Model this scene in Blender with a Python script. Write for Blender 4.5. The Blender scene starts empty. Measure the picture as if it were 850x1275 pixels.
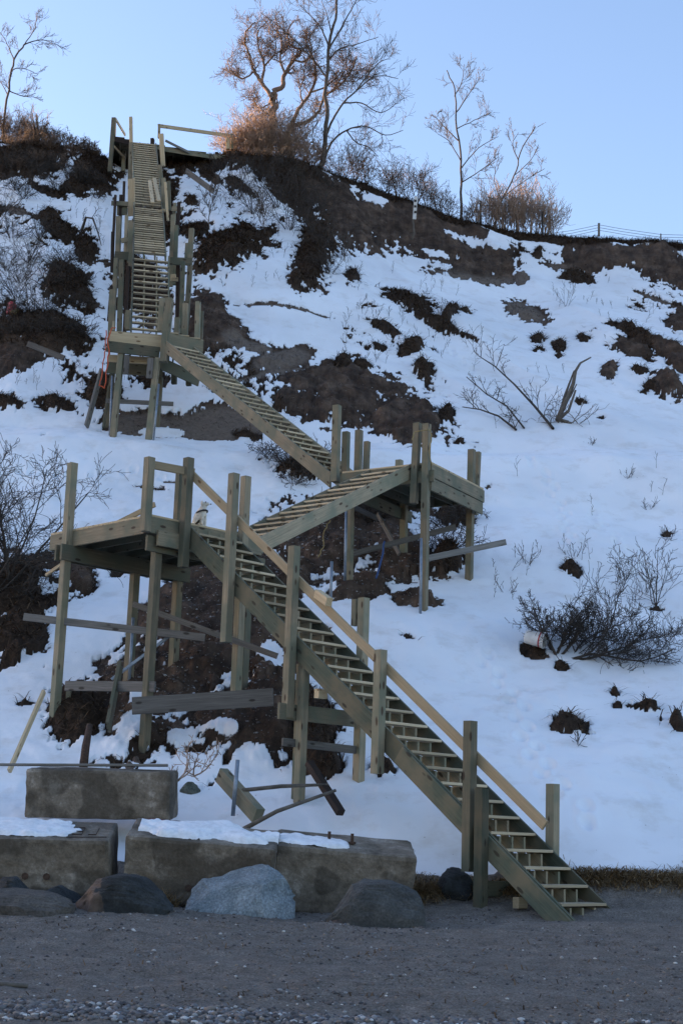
import bpy, bmesh, math, random
import numpy as np
from mathutils import Vector, Matrix

R = math.radians
scene = bpy.context.scene
col = scene.collection
rnd = random.Random(7)

# ------------------------------------------------------------------ survey camera (pixels of the 850x1275 photograph)
FOC, CX, CY = 1900.0, 425.0, 637.5
PITCH, ROLL = R(12.1), R(2.0)
_F = np.array([0, math.cos(PITCH), math.sin(PITCH)])
_R0 = np.array([1.0, 0, 0]); _U0 = np.array([0, -math.sin(PITCH), math.cos(PITCH)])
_R = math.cos(ROLL)*_R0 + math.sin(ROLL)*_U0
_U = -math.sin(ROLL)*_R0 + math.cos(ROLL)*_U0
CAM = np.array([0, 0, 1.6])

def ray(px, py): return _F + _R*(px-CX)/FOC - _U*(py-CY)/FOC
def at(px, py, Y):
    d = ray(px, py); return Vector(CAM + Y/d[1]*d)

# ------------------------------------------------------------------ value noise
def vnoise(x, y, seed=0):
    xi = np.floor(x).astype(np.int64); yi = np.floor(y).astype(np.int64)
    fx = x-xi; fy = y-yi
    fx = fx*fx*(3-2*fx); fy = fy*fy*(3-2*fy)
    def h(a, b):
        n = (a*374761393 + b*668265263 + seed*1442695041) & 0xffffffff
        n = ((n ^ (n >> 13))*1274126177) & 0xffffffff
        n = (n ^ (n >> 16)) & 0xffff
        return n/65535.0*2-1
    return (h(xi, yi)*(1-fx)+h(xi+1, yi)*fx)*(1-fy) + (h(xi, yi+1)*(1-fx)+h(xi+1, yi+1)*fx)*fy
def fbm(x, y, oct=4, seed=0, gain=.5):
    s = 0; a = 1; t = 0
    for i in range(oct):
        s = s + a*vnoise(x*2**i+13.7*i, y*2**i-7.3*i, seed+i); t += a; a *= gain
    return s/t
def sstep(a, b, x):
    t = np.clip((x-a)/(b-a), 0, 1); return t*t*(3-2*t)

# ------------------------------------------------------------------ terrain height
YC = 60.0
_crest = [(-700, 150), (-200, 172), (0, 181), (60, 185), (120, 190), (155, 205), (200, 196), (245, 190), (290, 188), (350, 196), (395, 209),
          (430, 219), (470, 233), (520, 251), (580, 272), (640, 288), (690, 291), (760, 292), (850, 296), (1000, 302), (1500, 320)]
_cs = []; _cz = []
for a, b in _crest:
    p = at(a, b, YC); _cs.append(p.x/YC); _cz.append(p.z)
_ky = [-400, -60, 0, 12, 18, 20.0, 20.7, 21.6, 24, 28, 32, 36, 38.4, 40]
_kz = [-8, -1.2, -.05, .26, .62, .80, .95, 1.45, 2.7, 4.5, 6.7, 9.45, 11.35, 12.0]
_gt = [0, .25, .5, .72, .86, .96, 1]; _gg_r = [0, .23, .47, .67, .82, .965, 1]; _gg_l = [0, .25, .5, .72, .87, .975, 1]
_anchors = [(70, 915, 26.7), (182, 948, 25.6), (165, 850, 27.3), (302, 859, 26.4), (368, 1020, 23.1), (446, 1027, 23.0),
            (595, 1138, 20.1), (529, 758, 30.2), (583, 733, 32.4), (434, 712, 31.2), (502, 692, 33.2),
            (140, 554, 39), (185, 558, 39), (700, 700, 33.3), (700, 1000, 22.9), (640, 900, 26.2), (800, 850, 28), (600, 600, 37.5)]
def H0(x, y):
    x = np.asarray(x, float); y = np.asarray(y, float)
    s = x/np.maximum(y, 8.0)
    z = np.interp(y, _ky, _kz)
    zc = np.interp(s, _cs, _cz)
    t = (y-40)/(YC-40)
    wr = sstep(-.05, .03, s)
    g = np.interp(t, _gt, _gg_r)*wr + np.interp(t, _gt, _gg_l)*(1-wr)
    up = 12 + (zc-12)*g
    plate = zc + .0*(y-YC) - .012*np.clip(y-YC, 0, 60)
    z = np.where(y > 40, np.where(y > YC, plate, up), z)
    return z
_ax = []; 
for a, b, Y in _anchors:
    p = at(a, b, Y); _ax.append((p.x, p.y, p.z-float(H0(p.x, p.y))))
def H1(x, y):
    z = H0(x, y); num = 0; den = .35
    for ax, ay, dz in _ax:
        w = np.exp(-((x-ax)**2+(y-ay)**2)/(2*1.5**2)); num = num+w*dz; den = den+w
    z = z+num/den
    w = sstep(21, 23, y)
    z = z + w*.38*fbm(x/7.0+3.1, y/7.0, 3, 11) + w*.10*fbm(x/1.9, y/1.9, 2, 5)
    # eroded gullies running down the upper face
    up = sstep(40, 48, y)*(1-sstep(59, 60.5, y))
    z = z - up*.7*np.abs(fbm(x/3.6+.15*y, y/14.0, 3, 31))
    return z
def hit(px, py):
    d = ray(px, py); Y = np.linspace(8, 66, 1600)
    X = CAM[0]+Y/d[1]*d[0]; Z = CAM[2]+Y/d[1]*d[2]
    below = Z < H1(X, Y)
    k = int(np.argmax(below)) if below.any() else len(Y)-1
    if k == 0: k = 1
    y0, y1 = Y[k-1], Y[k]
    a = (Z-H1(X, Y)); f = a[k-1]/(a[k-1]-a[k]) if a[k-1] != a[k] else 0
    yy = y0+(y1-y0)*min(max(f, 0), 1)
    return at(px, py, yy)

# bare ground showing through the snow: (px, py, rx, ry, turn, kind, bump)   kind E earth, S sand, V matted growth, N snow again
PATCH = [
 (60, 262, 95, 90, 0, 'T', 0), (60, 400, 110, 60, 0, 'T', 0), (335, 262, 90, 72, 10, 'T', 0), (500, 400, 100, 58, 20, 'T', 0), (785, 425, 90, 60, 25, 'T', 0), (120, 470, 70, 50, 0, 'T', 0),
 (640, 305, 70, 26, 0, 'T', 0), (262, 450, 75, 60, 0, 'T', 0), (215, 290, 40, 90, 0, 'T', 0), (350, 560, 90, 36, 10, 'T', 0), (230, 960, 170, 50, 0, 'T', 0), (100, 740, 110, 60, -20, 'T', 0), (820, 380, 60, 40, 20, 'T', 0),
 # left crest and slope
 (35, 200, 85, 20, 4, 'V', .25), (115, 213, 42, 24, 20, 'V', .2), (75, 285, 34, 16, 35, 'V', .2), (105, 310, 20, 18, 60, 'V', .2),
 (84, 362, 38, 27, 30, 'V', .45), (50, 418, 85, 27, 0, 'V', .4), (20, 440, 45, 22, -10, 'E', .2), (8, 505, 24, 10, 10, 'V', .2), (68, 507, 24, 13, 0, 'V', .3),
 (128, 488, 24, 22, 40, 'V', .2), (185, 470, 25, 18, 0, 'V', .1), (20, 265, 20, 5, 10, 'S', 0), (60, 240, 28, 7, 20, 'V', .1),
 (200, 260, 26, 60, 0, 'V', .1), (175, 350, 42, 60, 0, 'V', .1),
 # right of the upper stairs
 (225, 207, 20, 14, 0, 'V', .2), (238, 250, 12, 8, 20, 'V', .2), (262, 222, 16, 6, 30, 'V', .1), (288, 314, 55, 19, 0, 'V', .5), (240, 290, 25, 10, 0, 'V', .2),
 (262, 402, 50, 30, 30, 'E', .35), (240, 430, 40, 14, 0, 'E', .2), (310, 432, 40, 8, 16, 'S', 0), (590, 345, 60, 7, 14, 'S', 0), (700, 335, 20, 5, 10, 'S', 0),
 (350, 384, 62, 2.6, 9, 'S', 0), (350, 450, 40, 12, -8, 'S', .1), (340, 465, 55, 3.5, -6, 'S', 0),
 (275, 531, 80, 24, 0, 'S', .0), (180, 535, 45, 22, 0, 'S', .05), (200, 545, 25, 5, 0, 'N', 0),
 (440, 497, 98, 34, 4, 'E', .5), (500, 525, 62, 30, 15, 'E', .4), (395, 478, 50, 20, -12, 'E', .3), (555, 520, 12, 12, 0, 'V', .3), (505, 455, 40, 5, 10, 'N', 0),
 (395, 308, 24, 42, -20, 'V', .5), (360, 245, 36, 18, 40, 'V', .25), (368, 352, 10, 12, 0, 'V', .3), (330, 207, 100, 15, 6, 'V', .3), (300, 235, 24, 6, 30, 'V', .1),
 (500, 377, 36, 10, 20, 'V', .35), (562, 389, 24, 8, 18, 'V', .3), (545, 408, 50, 8, 24, 'V', .3), (478, 411, 26, 8, 15, 'V', .3), (512, 434, 18, 13, 20, 'V', .4),
 (526, 465, 18, 13, 35, 'V', .4), (452, 460, 15, 7, 5, 'V', .3), (469, 438, 14, 8, 20, 'V', .3), (425, 462, 14, 10, 0, 'V', .3), (440, 345, 10, 5, 20, 'V', .2),
 # scarp under the crest, centre and right
 (425, 246, 56, 24, 22, 'E', .1), (455, 282, 80, 34, 22, 'E', .2), (545, 308, 84, 30, 16, 'E', .2), (600, 330, 48, 20, 0, 'E', .2), (520, 265, 80, 16, 22, 'E', .1), (595, 288, 60, 12, 14, 'E', .1),
 (467, 251, 17, 7, 15, 'N', 0), (455, 234, 30, 3, 22, 'N', 0), (620, 303, 16, 14, 40, 'N', 0), (540, 322, 18, 3, 10, 'N', 0),
 (775, 318, 100, 20, 4, 'E', .2), (835, 345, 60, 24, 12, 'E', .2), (730, 305, 45, 10, 6, 'E', .1), (727, 304, 18, 3, 6, 'N', 0), (800, 307, 10, 2.5, 6, 'N', 0), (690, 300, 20, 6, 0, 'V', .2),
 (652, 392, 28, 12, 22, 'S', .15), (650, 347, 11, 12, 0, 'S', .1), (670, 318, 9, 9, 0, 'V', .2), (720, 348, 26, 8, 10, 'V', .1),
 (668, 427, 10, 6, 0, 'V', .25), (671, 440, 9, 5, 0, 'V', .2), (695, 437, 9, 6, 10, 'V', .2), (695, 447, 6, 4, 0, 'V', .2), (726, 425, 10, 5, 0, 'V', .2), (768, 408, 20, 5, 8, 'V', .2),
 (784, 441, 30, 14, 5, 'E', .35), (778, 411, 17, 8, 5, 'V', .3), (798, 425, 16, 8, 20, 'V', .25), (826, 437, 20, 12, 20, 'E', .3), (832, 480, 28, 24, 35, 'E', .4), (845, 400, 20, 14, 30, 'E', .2),
 (757, 466, 13, 14, 30, 'E', .3), (797, 464, 13, 6, 5, 'V', .2), (808, 485, 10, 5, 0, 'V', .2), (801, 493, 6, 4, 0, 'V', .2), (723, 504, 8, 5, 0, 'V', .2),
 (747, 524, 6, 3, 0, 'V', .1), (571, 555, 7, 3, 0, 'V', .2), (845, 455, 24, 14, 40, 'E', .3), (815, 375, 30, 3, 20, 'S', .0),
 # bushy clods on the open snow, right
 (707, 911, 28, 14, 16, 'V', .35), (712, 716, 14, 9, 35, 'V', .25), (664, 817, 16, 8, 20, 'V', .1), (699, 838, 12, 7, 10, 'V', .2), (765, 871, 7, 5, 30, 'V', .2), (769, 885, 7, 5, 0, 'V', .2),
 (800, 889, 24, 5, 6, 'V', .2), (841, 911, 14, 9, 30, 'V', .25), (822, 904, 4, 3, 0, 'V', .1), (817, 765, 8, 3, 0, 'V', .1), (829, 672, 8, 5, 0, 'V', .1), (508, 800, 20, 4, 20, 'V', .1), (475, 968, 20, 9, 0, 'V', .3),
 # under the middle landing
 (420, 675, 92, 48, -4, 'E', .3), (492, 690, 44, 30, 15, 'E', .3), (568, 648, 27, 15, 10, 'V', .5), (556, 705, 22, 20, 40, 'V', .4), (440, 735, 50, 20, -8, 'E', .2), (513, 752, 30, 9, 10, 'E', .2),
 (470, 640, 60, 20, 0, 'V', .4), (405, 742, 16, 12, 0, 'N', 0), (395, 648, 14, 5, 0, 'N', 0), (375, 590, 42, 17, 15, 'V', .3), (310, 545, 24, 7, 10, 'V', .1), (400, 610, 22, 8, 0, 'N', 0),
 # mound behind the lower landing
 (262, 790, 112, 92, 0, 'E', .35), (185, 862, 82, 66, -30, 'E', .3), (318, 905, 92, 56, 6, 'E', .3), (385, 905, 36, 52, 0, 'V', .4), (375, 815, 45, 40, 35, 'E', .2), (400, 958, 26, 26, 0, 'V', .3), (300, 720, 120, 30, 0, 'E', .2),
 (128, 765, 42, 34, -38, 'N', 0), (165, 741, 34, 14, -8, 'N', 0), (95, 805, 26, 24, -50, 'N', 0), (172, 890, 13, 22, 0, 'N', 0), (150, 925, 40, 12, -14, 'N', 0), (225, 925, 18, 10, -10, 'N', 0), (275, 922, 24, 7, 12, 'N', 0), (335, 828, 17, 20, -10, 'N', 0),
 (240, 968, 26, 20, 0, 'N', 0), (312, 970, 28, 26, 20, 'N', 0), (330, 1000, 60, 14, 0, 'N', 0), (100, 728, 22, 17, 0, 'E', .25), (20, 742, 58, 46, -15, 'V', .4), (15, 805, 50, 34, -25, 'V', .4), (60, 705, 60, 12, 0, 'E', .2), (30, 883, 12, 5, 0, 'V', .1), (215, 710, 16, 6, 0, 'N', 0),
 (95, 900, 42, 42, 0, 'V', .35), (120, 940, 34, 10, 0, 'N', 0), (250, 700, 8, 5, 0, 'N', 0), (190, 612, 26, 3, 4, 'V', 0), (215, 605, 14, 2, 2, 'S', 0),
]
_P = []
def _prep():
    for (px, py, rx, ry, rot, kind, bump) in PATCH:
        c = hit(px, py); a = hit(px+4, py); b = hit(px, py+4)
        J = np.array([[a.x-c.x, b.x-c.x], [a.y-c.y, b.y-c.y]])/4
        det = np.linalg.det(J)
        if abs(det) < 1e-7 or abs(b.y-c.y) > 3:      # grazing: use a plain local scale
            k = c.y/FOC; J = np.array([[k, 0], [0, -k*3.0]])
        Ji = np.linalg.inv(J); t = R(rot)
        M = np.array([[math.cos(t), math.sin(t)], [-math.sin(t), math.cos(t)]])@Ji
        M[0] /= rx; M[1] /= ry
        _P.append((c.x, c.y, M, kind, bump, 2.2*max(rx, ry)*c.y/FOC*3))
_prep()
_tracks = []
def _mk():
    rr = random.Random(5)
    for pts in (((640, 575), (684, 605), (697, 640), (712, 690)), ((735, 645), (760, 672), (790, 700), (800, 730)), ((560, 440), (590, 470), (600, 500)), ((600, 820), (640, 880), (660, 940), (700, 1000), (760, 1050)), ((20, 590), (90, 600), (170, 592), (260, 612))):
        W = [hit(*p) for p in pts]; k = 0
        for i in range(len(W)-1):
            a, b = W[i], W[i+1]; n = max(2, int((b-a).length/.38))
            for j in range(n):
                q = a.lerp(b, j/n); k += 1; _tracks.append((q.x+(.09 if k % 2 else -.09)+rr.uniform(-.04, .04), q.y+rr.uniform(-.05, .05), rr.uniform(.05, .09)))
_mk()
def ground_fields(x, y):
    """bare 0..1, sandy 0..1, growth 0..1, height"""
    n1 = fbm(x/.9, y/1.3, 4, 71, .65); n2 = fbm(x/.20+5, y/.26, 3, 72, .65)
    bare = np.full(x.shape, -1.0); sand = np.zeros(x.shape); grow = np.zeros(x.shape); bump = np.zeros(x.shape)
    for cx, cy, M, kind, bp, rad in _P:
        m = (np.abs(x-cx) < rad) & (np.abs(y-cy) < rad)
        if not m.any(): continue
        dx = x[m]-cx; dy = y[m]-cy
        r = np.sqrt((M[0, 0]*dx+M[0, 1]*dy)**2 + (M[1, 0]*dx+M[1, 1]*dy)**2)
        f = 1-r
        if kind == 'T':
            w = sstep(0, .5, f+.2*n1[m]); base = -1+w*.70
            bare[m] = np.maximum(bare[m], base); grow[m] = np.maximum(grow[m], .8*w)
            continue
        if kind == 'N':
            w = sstep(-.25, .35, f+.45*n1[m]); bare[m] = bare[m]*(1-w) - w
        else:
            bare[m] = np.maximum(bare[m], np.clip(f*1.5, -1, 1))
            w = sstep(-.1, .3, f)
            if kind == 'S': sand[m] = np.maximum(sand[m]*1, w); grow[m] *= 1-w
            elif kind == 'V': grow[m] = np.maximum(grow[m], w); sand[m] *= 1-w
            else: grow[m] *= 1-.6*w; sand[m] *= 1-w
            bump[m] = np.maximum(bump[m], .7*bp*sstep(-.05, .7, f+.4*n1[m]+.15*n2[m]))
    face = sstep(24, 30, y)
    n3 = fbm(x/.075, y/.10, 2, 73)
    bare = bare + (.95*n1+.75*n2+.30*n3)*(bare > -.99)
    # stray specks of ground where the snow is thin
    thin = fbm(x/2.6, y/2.6, 2, 91)
    bare = np.maximum(bare, n1*.9+n2*.45+thin*.9-1.12-2*(1-face))
    b = sstep(-.04, .06, bare)
    # beach
    edge = 21.35+.25*fbm(x/1.6, x*0+3, 3, 17)+.08*n2
    sh = 1-sstep(-.03, .03, y-edge)
    b = np.maximum(b, sh); sand = np.maximum(sand*(1-sh), 0)
    # beyond the crest: dry growth without snow
    cr = sstep(YC-.9, YC-.4, y+.5*n1)*(1-sstep(YC+1, YC+3, y)*.6)
    b = np.maximum(b, cr); grow = np.maximum(grow, cr)
    slope = sstep(21.5, 23, y)
    rough = .30*np.abs(fbm(x/1.1, y/1.1, 5, 41, .6)) + .07*fbm(x/.2, y/.2, 3, 43, .6)
    snowh = .13*sstep(-.25, -.02, -bare)
    dz = slope*(snowh*(1-b) + b*(rough*(.55+.8*(bump > .05))) + bump)
    dz = dz + slope*(1-b)*(.055*fbm(x/.8, y/.8, 3, 51) + .012*fbm(x/.17, y/.17, 2, 53))
    for tx, ty, td in _tracks:
        m = (np.abs(x-tx) < .35) & (np.abs(y-ty) < .4)
        if m.any():
            r2 = ((x[m]-tx)/.085)**2+((y[m]-ty)/.14)**2; dz[m] += -td*np.exp(-r2)+.25*td*np.exp(-(np.sqrt(r2)-1.6)**2*3)
    # beach relief
    dz = dz + sh*(.07*fbm(x/3.0, y/.9, 3, 61)+.035*fbm(x/.55, y/.30, 3, 62)+.014*fbm(x/.12, y/.10, 2, 63))
    return b, sand, grow, sh, dz
def H(x, y):
    x = np.atleast_1d(np.asarray(x, float)); y = np.atleast_1d(np.asarray(y, float))
    return H1(x, y)+ground_fields(x, y)[4]
def Hs(x, y): return float(H(x, y)[0])

# ------------------------------------------------------------------ materials
def nt(name):
    m = bpy.data.materials.new(name); m.use_nodes = True
    t = m.node_tree; b = t.nodes['Principled BSDF']
    return m, t, b
def N(t, typ, **kw):
    n = t.nodes.new(typ)
    for k, v in kw.items():
        if k.startswith('_'): setattr(n, k[1:], v)
        else: n.inputs[k.replace('__', ' ')].default_value = v
    return n
def ramp(t, stops, src):
    n = t.nodes.new('ShaderNodeValToRGB'); e = n.color_ramp.elements
    while len(e) < len(stops): e.new(.5)
    for i, (p, c) in enumerate(stops):
        e[i].position = p; e[i].color = (*c, 1) if len(c) == 3 else c
    t.links.new(src, n.inputs[0]); return n
def mixc(t, fac, a, b, mode='MIX'):
    n = t.nodes.new('ShaderNodeMix'); n.data_type = 'RGBA'; n.blend_type = mode
    for v, i in ((fac, 0), (a, 6), (b, 7)):
        if hasattr(v, 'links'): t.links.new(v, n.inputs[i])
        elif i == 0: n.inputs[0].default_value = v
        else: n.inputs[i].default_value = (*v, 1)
    return n.outputs[2]
def bump(t, b, src, s, d):
    n = t.nodes.new('ShaderNodeBump'); n.inputs['Strength'].default_value = s; n.inputs['Distance'].default_value = d
    t.links.new(src, n.inputs['Height']); t.links.new(n.outputs[0], b.inputs['Normal']); return n
def wood(name, c1, c2, knot, rough=.8, green=None):
    m, t, b = nt(name)
    tc = N(t, 'ShaderNodeTexCoord'); oi = N(t, 'ShaderNodeObjectInfo')
    off = t.nodes.new('ShaderNodeVectorMath'); off.operation = 'ADD'
    mul = t.nodes.new('ShaderNodeVectorMath'); mul.operation = 'SCALE'; mul.inputs['Scale'].default_value = 40
    cmb = t.nodes.new('ShaderNodeCombineXYZ')
    for i in range(3): t.links.new(oi.outputs['Random'], cmb.inputs[i])
    t.links.new(cmb.outputs[0], mul.inputs[0])
    t.links.new(tc.outputs['Object'], off.inputs[0]); t.links.new(mul.outputs[0], off.inputs[1])
    mp = N(t, 'ShaderNodeMapping'); mp.inputs['Scale'].default_value = (34, 34, 1.1); t.links.new(off.outputs[0], mp.inputs[0])
    g = N(t, 'ShaderNodeTexNoise', Scale=1.0, Detail=6.0, Roughness=.65, Distortion=1.2); t.links.new(mp.outputs[0], g.inputs['Vector'])
    big = N(t, 'ShaderNodeTexNoise', Scale=2.2, Detail=3.0); t.links.new(off.outputs[0], big.inputs['Vector'])
    kn = N(t, 'ShaderNodeTexVoronoi', Scale=1.0); mp2 = N(t, 'ShaderNodeMapping'); mp2.inputs['Scale'].default_value = (7, 7, 2.6)
    t.links.new(off.outputs[0], mp2.inputs[0]); t.links.new(mp2.outputs[0], kn.inputs['Vector'])
    kr = ramp(t, [(.0, (1, 1, 1)), (.13, (1, 1, 1)), (.2, (0, 0, 0))], kn.outputs['Distance'])
    gr = ramp(t, [(.3, c1), (.55, tuple((a+q)/2 for a, q in zip(c1, c2))), (.72, c2)], g.outputs[0])
    c = gr.outputs[0]
    if green:
        gg = ramp(t, [(.4, (0, 0, 0)), (.62, (1, 1, 1))], big.outputs[0])
        c = mixc(t, gg.outputs[0], c, green)
    c = mixc(t, kr.outputs[0], c, knot)
    # board to board variation
    hsv = N(t, 'ShaderNodeHueSaturation'); mr = N(t, 'ShaderNodeMapRange'); mr.inputs[3].default_value = .62; mr.inputs[4].default_value = 1.3
    t.links.new(oi.outputs['Random'], mr.inputs[0]); t.links.new(mr.outputs[0], hsv.inputs['Value']); t.links.new(c, hsv.inputs['Color'])
    t.links.new(hsv.outputs[0], b.inputs['Base Color']); b.inputs['Roughness'].default_value = rough
    b.inputs['Specular IOR Level'].default_value = .25
    bump(t, b, g.outputs[0], .5, .004)
    return m
M = {}
M['post'] = wood('treated_lumber', (.155, .130, .088), (.32, .27, .185), (.06, .042, .028), green=(.145, .148, .105))
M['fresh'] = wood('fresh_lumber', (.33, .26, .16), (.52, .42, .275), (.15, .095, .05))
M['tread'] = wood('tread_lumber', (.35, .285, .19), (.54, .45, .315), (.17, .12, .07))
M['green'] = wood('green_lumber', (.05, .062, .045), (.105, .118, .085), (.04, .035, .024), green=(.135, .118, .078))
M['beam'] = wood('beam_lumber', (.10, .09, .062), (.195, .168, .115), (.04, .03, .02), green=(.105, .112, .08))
M['grey'] = wood('weathered_lumber', (.08, .075, .068), (.20, .19, .175), (.04, .035, .03))
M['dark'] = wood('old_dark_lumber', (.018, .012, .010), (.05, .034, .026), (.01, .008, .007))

def simple(name, c, rough=.7, metal=0, nscale=None, amt=.3, bmp=0):
    m, t, b = nt(name); b.inputs['Roughness'].default_value = rough; b.inputs['Metallic'].default_value = metal
    b.inputs['Base Color'].default_value = (*c, 1)
    if nscale:
        tc = N(t, 'ShaderNodeTexCoord'); n = N(t, 'ShaderNodeTexNoise', Scale=nscale, Detail=6.0, Roughness=.65)
        t.links.new(tc.outputs['Object'], n.inputs['Vector'])
        r = ramp(t, [(.3, tuple(v*(1-amt) for v in c)), (.7, tuple(min(1, v*(1+amt)) for v in c))], n.outputs[0])
        t.links.new(r.outputs[0], b.inputs['Base Color'])
        if bmp: bump(t, b, n.outputs[0], .6, bmp)
    return m
M['steel'] = simple('galvanised_steel', (.20, .24, .29), .45, .5, 12, .3)
M['rust'] = simple('rusty_iron', (.05, .028, .018), .9, 0, 30, .6, .01)
M['rope_o'] = simple('orange_rope', (.42, .07, .02), .8, 0, 40, .2)
M['rope_t'] = simple('tan_rope', (.25, .19, .08), .9, 0, 40, .3)
M['twigm'] = simple('brown_twig', (.13, .09, .065), .9, 0, 5, .35)
M['strap'] = simple('blue_strap', (.02, .06, .18), .7)
M['fur'] = simple('white_fur', (.62, .58, .50), .95, 0, 18, .25, .01)
M['black'] = simple('black_rubber', (.012, .012, .014), .5)
M['bucketw'] = simple('white_plastic', (.6, .6, .58), .45, 0, 6, .15)
M['bucketr'] = simple('red_print', (.35, .03, .03), .5)
M['bucketg'] = simple('green_print', (.03, .16, .09), .5)
M['bark'] = simple('grey_bark', (.085, .068, .055), .9, 0, 6, .45)
M['barkwarm'] = simple('brown_bark', (.16, .11, .08), .9, 0, 6, .4)
M['twig'] = simple('dark_twig', (.040, .032, .026), .9, 0, 8, .4)
M['twigw'] = simple('reddish_twig', (.33, .235, .175), .9, 0, 5, .35)
M['drift'] = simple('bleached_wood', (.10, .085, .07), .9, 0, 9, .4)
M['wire'] = simple('fence_wire', (.16, .16, .16), .5, .6)
M['metalpost'] = simple('dark_metal_post', (.03, .025, .022), .8)
M['redpaint'] = simple('faded_red_paint', (.07, .022, .025), .9, 0, 9, .5)
M['white'] = simple('white_paint', (.55, .55, .53), .6, 0, 10, .2)

def mat_straw(name, c1, c2):
    m, t, b = nt(name); at_ = N(t, 'ShaderNodeAttribute'); at_.attribute_name = 'tone'
    r = ramp(t, [(0, c1), (1, c2)], at_.outputs['Fac']); t.links.new(r.outputs[0], b.inputs['Base Color']); b.inputs['Roughness'].default_value = .95
    b.inputs['Specular IOR Level'].default_value = .1
    return m
M['grass'] = mat_straw('dry_grass', (.022, .014, .010), (.15, .10, .062))
M['straw'] = mat_straw('straw', (.11, .078, .045), (.36, .26, .15))

def terrain_material():
    m, t, b = nt('bluff_ground'); L = t.links
    geo = N(t, 'ShaderNodeNewGeometry'); P = geo.outputs['Position']
    def att(n): a = N(t, 'ShaderNodeAttribute'); a.attribute_name = n; return a.outputs['Fac']
    def noise(s, d=5.0, r=.6, dist=0.): n = N(t, 'ShaderNodeTexNoise', Scale=s, Detail=d, Roughness=r, Distortion=dist); L.new(P, n.inputs['Vector']); return n.outputs[0]
    def math_(op, a, b_, c=None):
        n = t.nodes.new('ShaderNodeMath'); n.operation = op
        for i, v in enumerate((a, b_, c)):
            if v is None: continue
            if hasattr(v, 'links'): L.new(v, n.inputs[i])
            else: n.inputs[i].default_value = v
        return n.outputs[0]
    nf = noise(9.0, 7.0, .7); nm = noise(1.6, 5.0, .65); nfine = noise(45.0, 4.0, .7); nb = noise(.35, 3.0)
    # bare mask sharpened with fine noise
    bare = math_('ADD', att('bare'), math_('MULTIPLY', math_('SUBTRACT', nf, .5), 1.7))
    bm = ramp(t, [(.40, (0, 0, 0)), (.50, (.5, .5, .5)), (.60, (1, 1, 1))], bare).outputs[0]
    earth = ramp(t, [(.25, (.024, .0145, .010)), (.42, (.062, .040, .028)), (.56, (.110, .074, .053)), (.74, (.20, .142, .105))], nm).outputs[0]
    earth = mixc(t, math_('MULTIPLY', nf, .55), earth, (.030, .020, .014))
    mpr = N(t, 'ShaderNodeMapping'); mpr.inputs['Scale'].default_value = (2.6, .45, .45); L.new(P, mpr.inputs[0])
    rl = N(t, 'ShaderNodeTexNoise', Scale=1.0, Detail=6.0, Roughness=.7); L.new(mpr.outputs[0], rl.inputs['Vector'])
    earth = mixc(t, .85, earth, ramp(t, [(.32, (.45, .45, .45)), (.5, (1, 1, 1)), (.68, (1.7, 1.62, 1.5))], rl.outputs[0]).outputs[0], 'MULTIPLY')
    vor = N(t, 'ShaderNodeTexVoronoi', Scale=11.0); L.new(P, vor.inputs['Vector'])
    speck = ramp(t, [(.08, (1, 1, 1)), (.13, (0, 0, 0))], vor.outputs['Distance']).outputs[0]
    sel = ramp(t, [(.62, (0, 0, 0)), (.66, (1, 1, 1))], vor.outputs['Color']).outputs[0]
    earth = mixc(t, math_('MULTIPLY', speck, sel), earth, (.27, .25, .22))
    veg = ramp(t, [(.3, (.014, .009, .006)), (.6, (.052, .033, .021)), (.8, (.10, .066, .042))], nf).outputs[0]
    sandc = ramp(t, [(.3, (.11, .086, .070)), (.7, (.20, .16, .13))], nf).outputs[0]
    c = mixc(t, att('grow'), earth, veg); c = mixc(t, att('sandy'), c, sandc)
    # beach sand with shingle
    bn = noise(3.2, 8.0, .78); bs = ramp(t, [(.3, (.102, .090, .078)), (.5, (.162, .143, .125)), (.75, (.245, .217, .19))], bn).outputs[0]
    grit = ramp(t, [(.3, (.3, .3, .3)), (.5, (1, 1, 1)), (.7, (1.9, 1.9, 1.9))], nfine).outputs[0]
    bs = mixc(t, .75, bs, grit, 'MULTIPLY')
    v2 = N(t, 'ShaderNodeTexVoronoi', Scale=26.0); L.new(P, v2.inputs['Vector'])
    s2 = ramp(t, [(.15, (1, 1, 1)), (.24, (0, 0, 0))], v2.outputs['Distance']).outputs[0]
    pc = ramp(t, [(.2, (.05, .045, .045)), (.5, (.11, .09, .08)), (.8, (.26, .24, .23))], v2.outputs['Color']).outputs[0]
    cl = ramp(t, [(.42, (0, 0, 0)), (.62, (1, 1, 1))], noise(1.1, 3.0)).outputs[0]
    bs = mixc(t, math_('MULTIPLY', s2, cl), bs, pc)
    c = mixc(t, att('beach'), c, bs)
    snow = ramp(t, [(.3, (.68, .70, .73)), (.6, (.78, .80, .83))], nb).outputs[0]
    dirt = ramp(t, [(.52, (0, 0, 0)), (.72, (.32, .32, .32))], nm).outputs[0]
    snow = mixc(t, dirt, snow, (.42, .37, .31))
    near = ramp(t, [(.30, (0, 0, 0)), (.47, (.35, .35, .35))], bare).outputs[0]
    snow = mixc(t, near, snow, (.30, .25, .21))
    sp = N(t, 'ShaderNodeTexVoronoi', Scale=5.0); L.new(P, sp.inputs['Vector'])
    spk = ramp(t, [(.03, (.8, .8, .8)), (.06, (0, 0, 0))], sp.outputs['Distance']).outputs[0]
    snow = mixc(t, math_('MULTIPLY', spk, ramp(t, [(.5, (0, 0, 0)), (.6, (1, 1, 1))], nm).outputs[0]), snow, (.10, .07, .05))
    c = mixc(t, bm, snow, c)
    L.new(c, b.inputs['Base Color'])
    b.inputs['Roughness'].default_value = .9; b.inputs['Specular IOR Level'].default_value = .2
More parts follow.
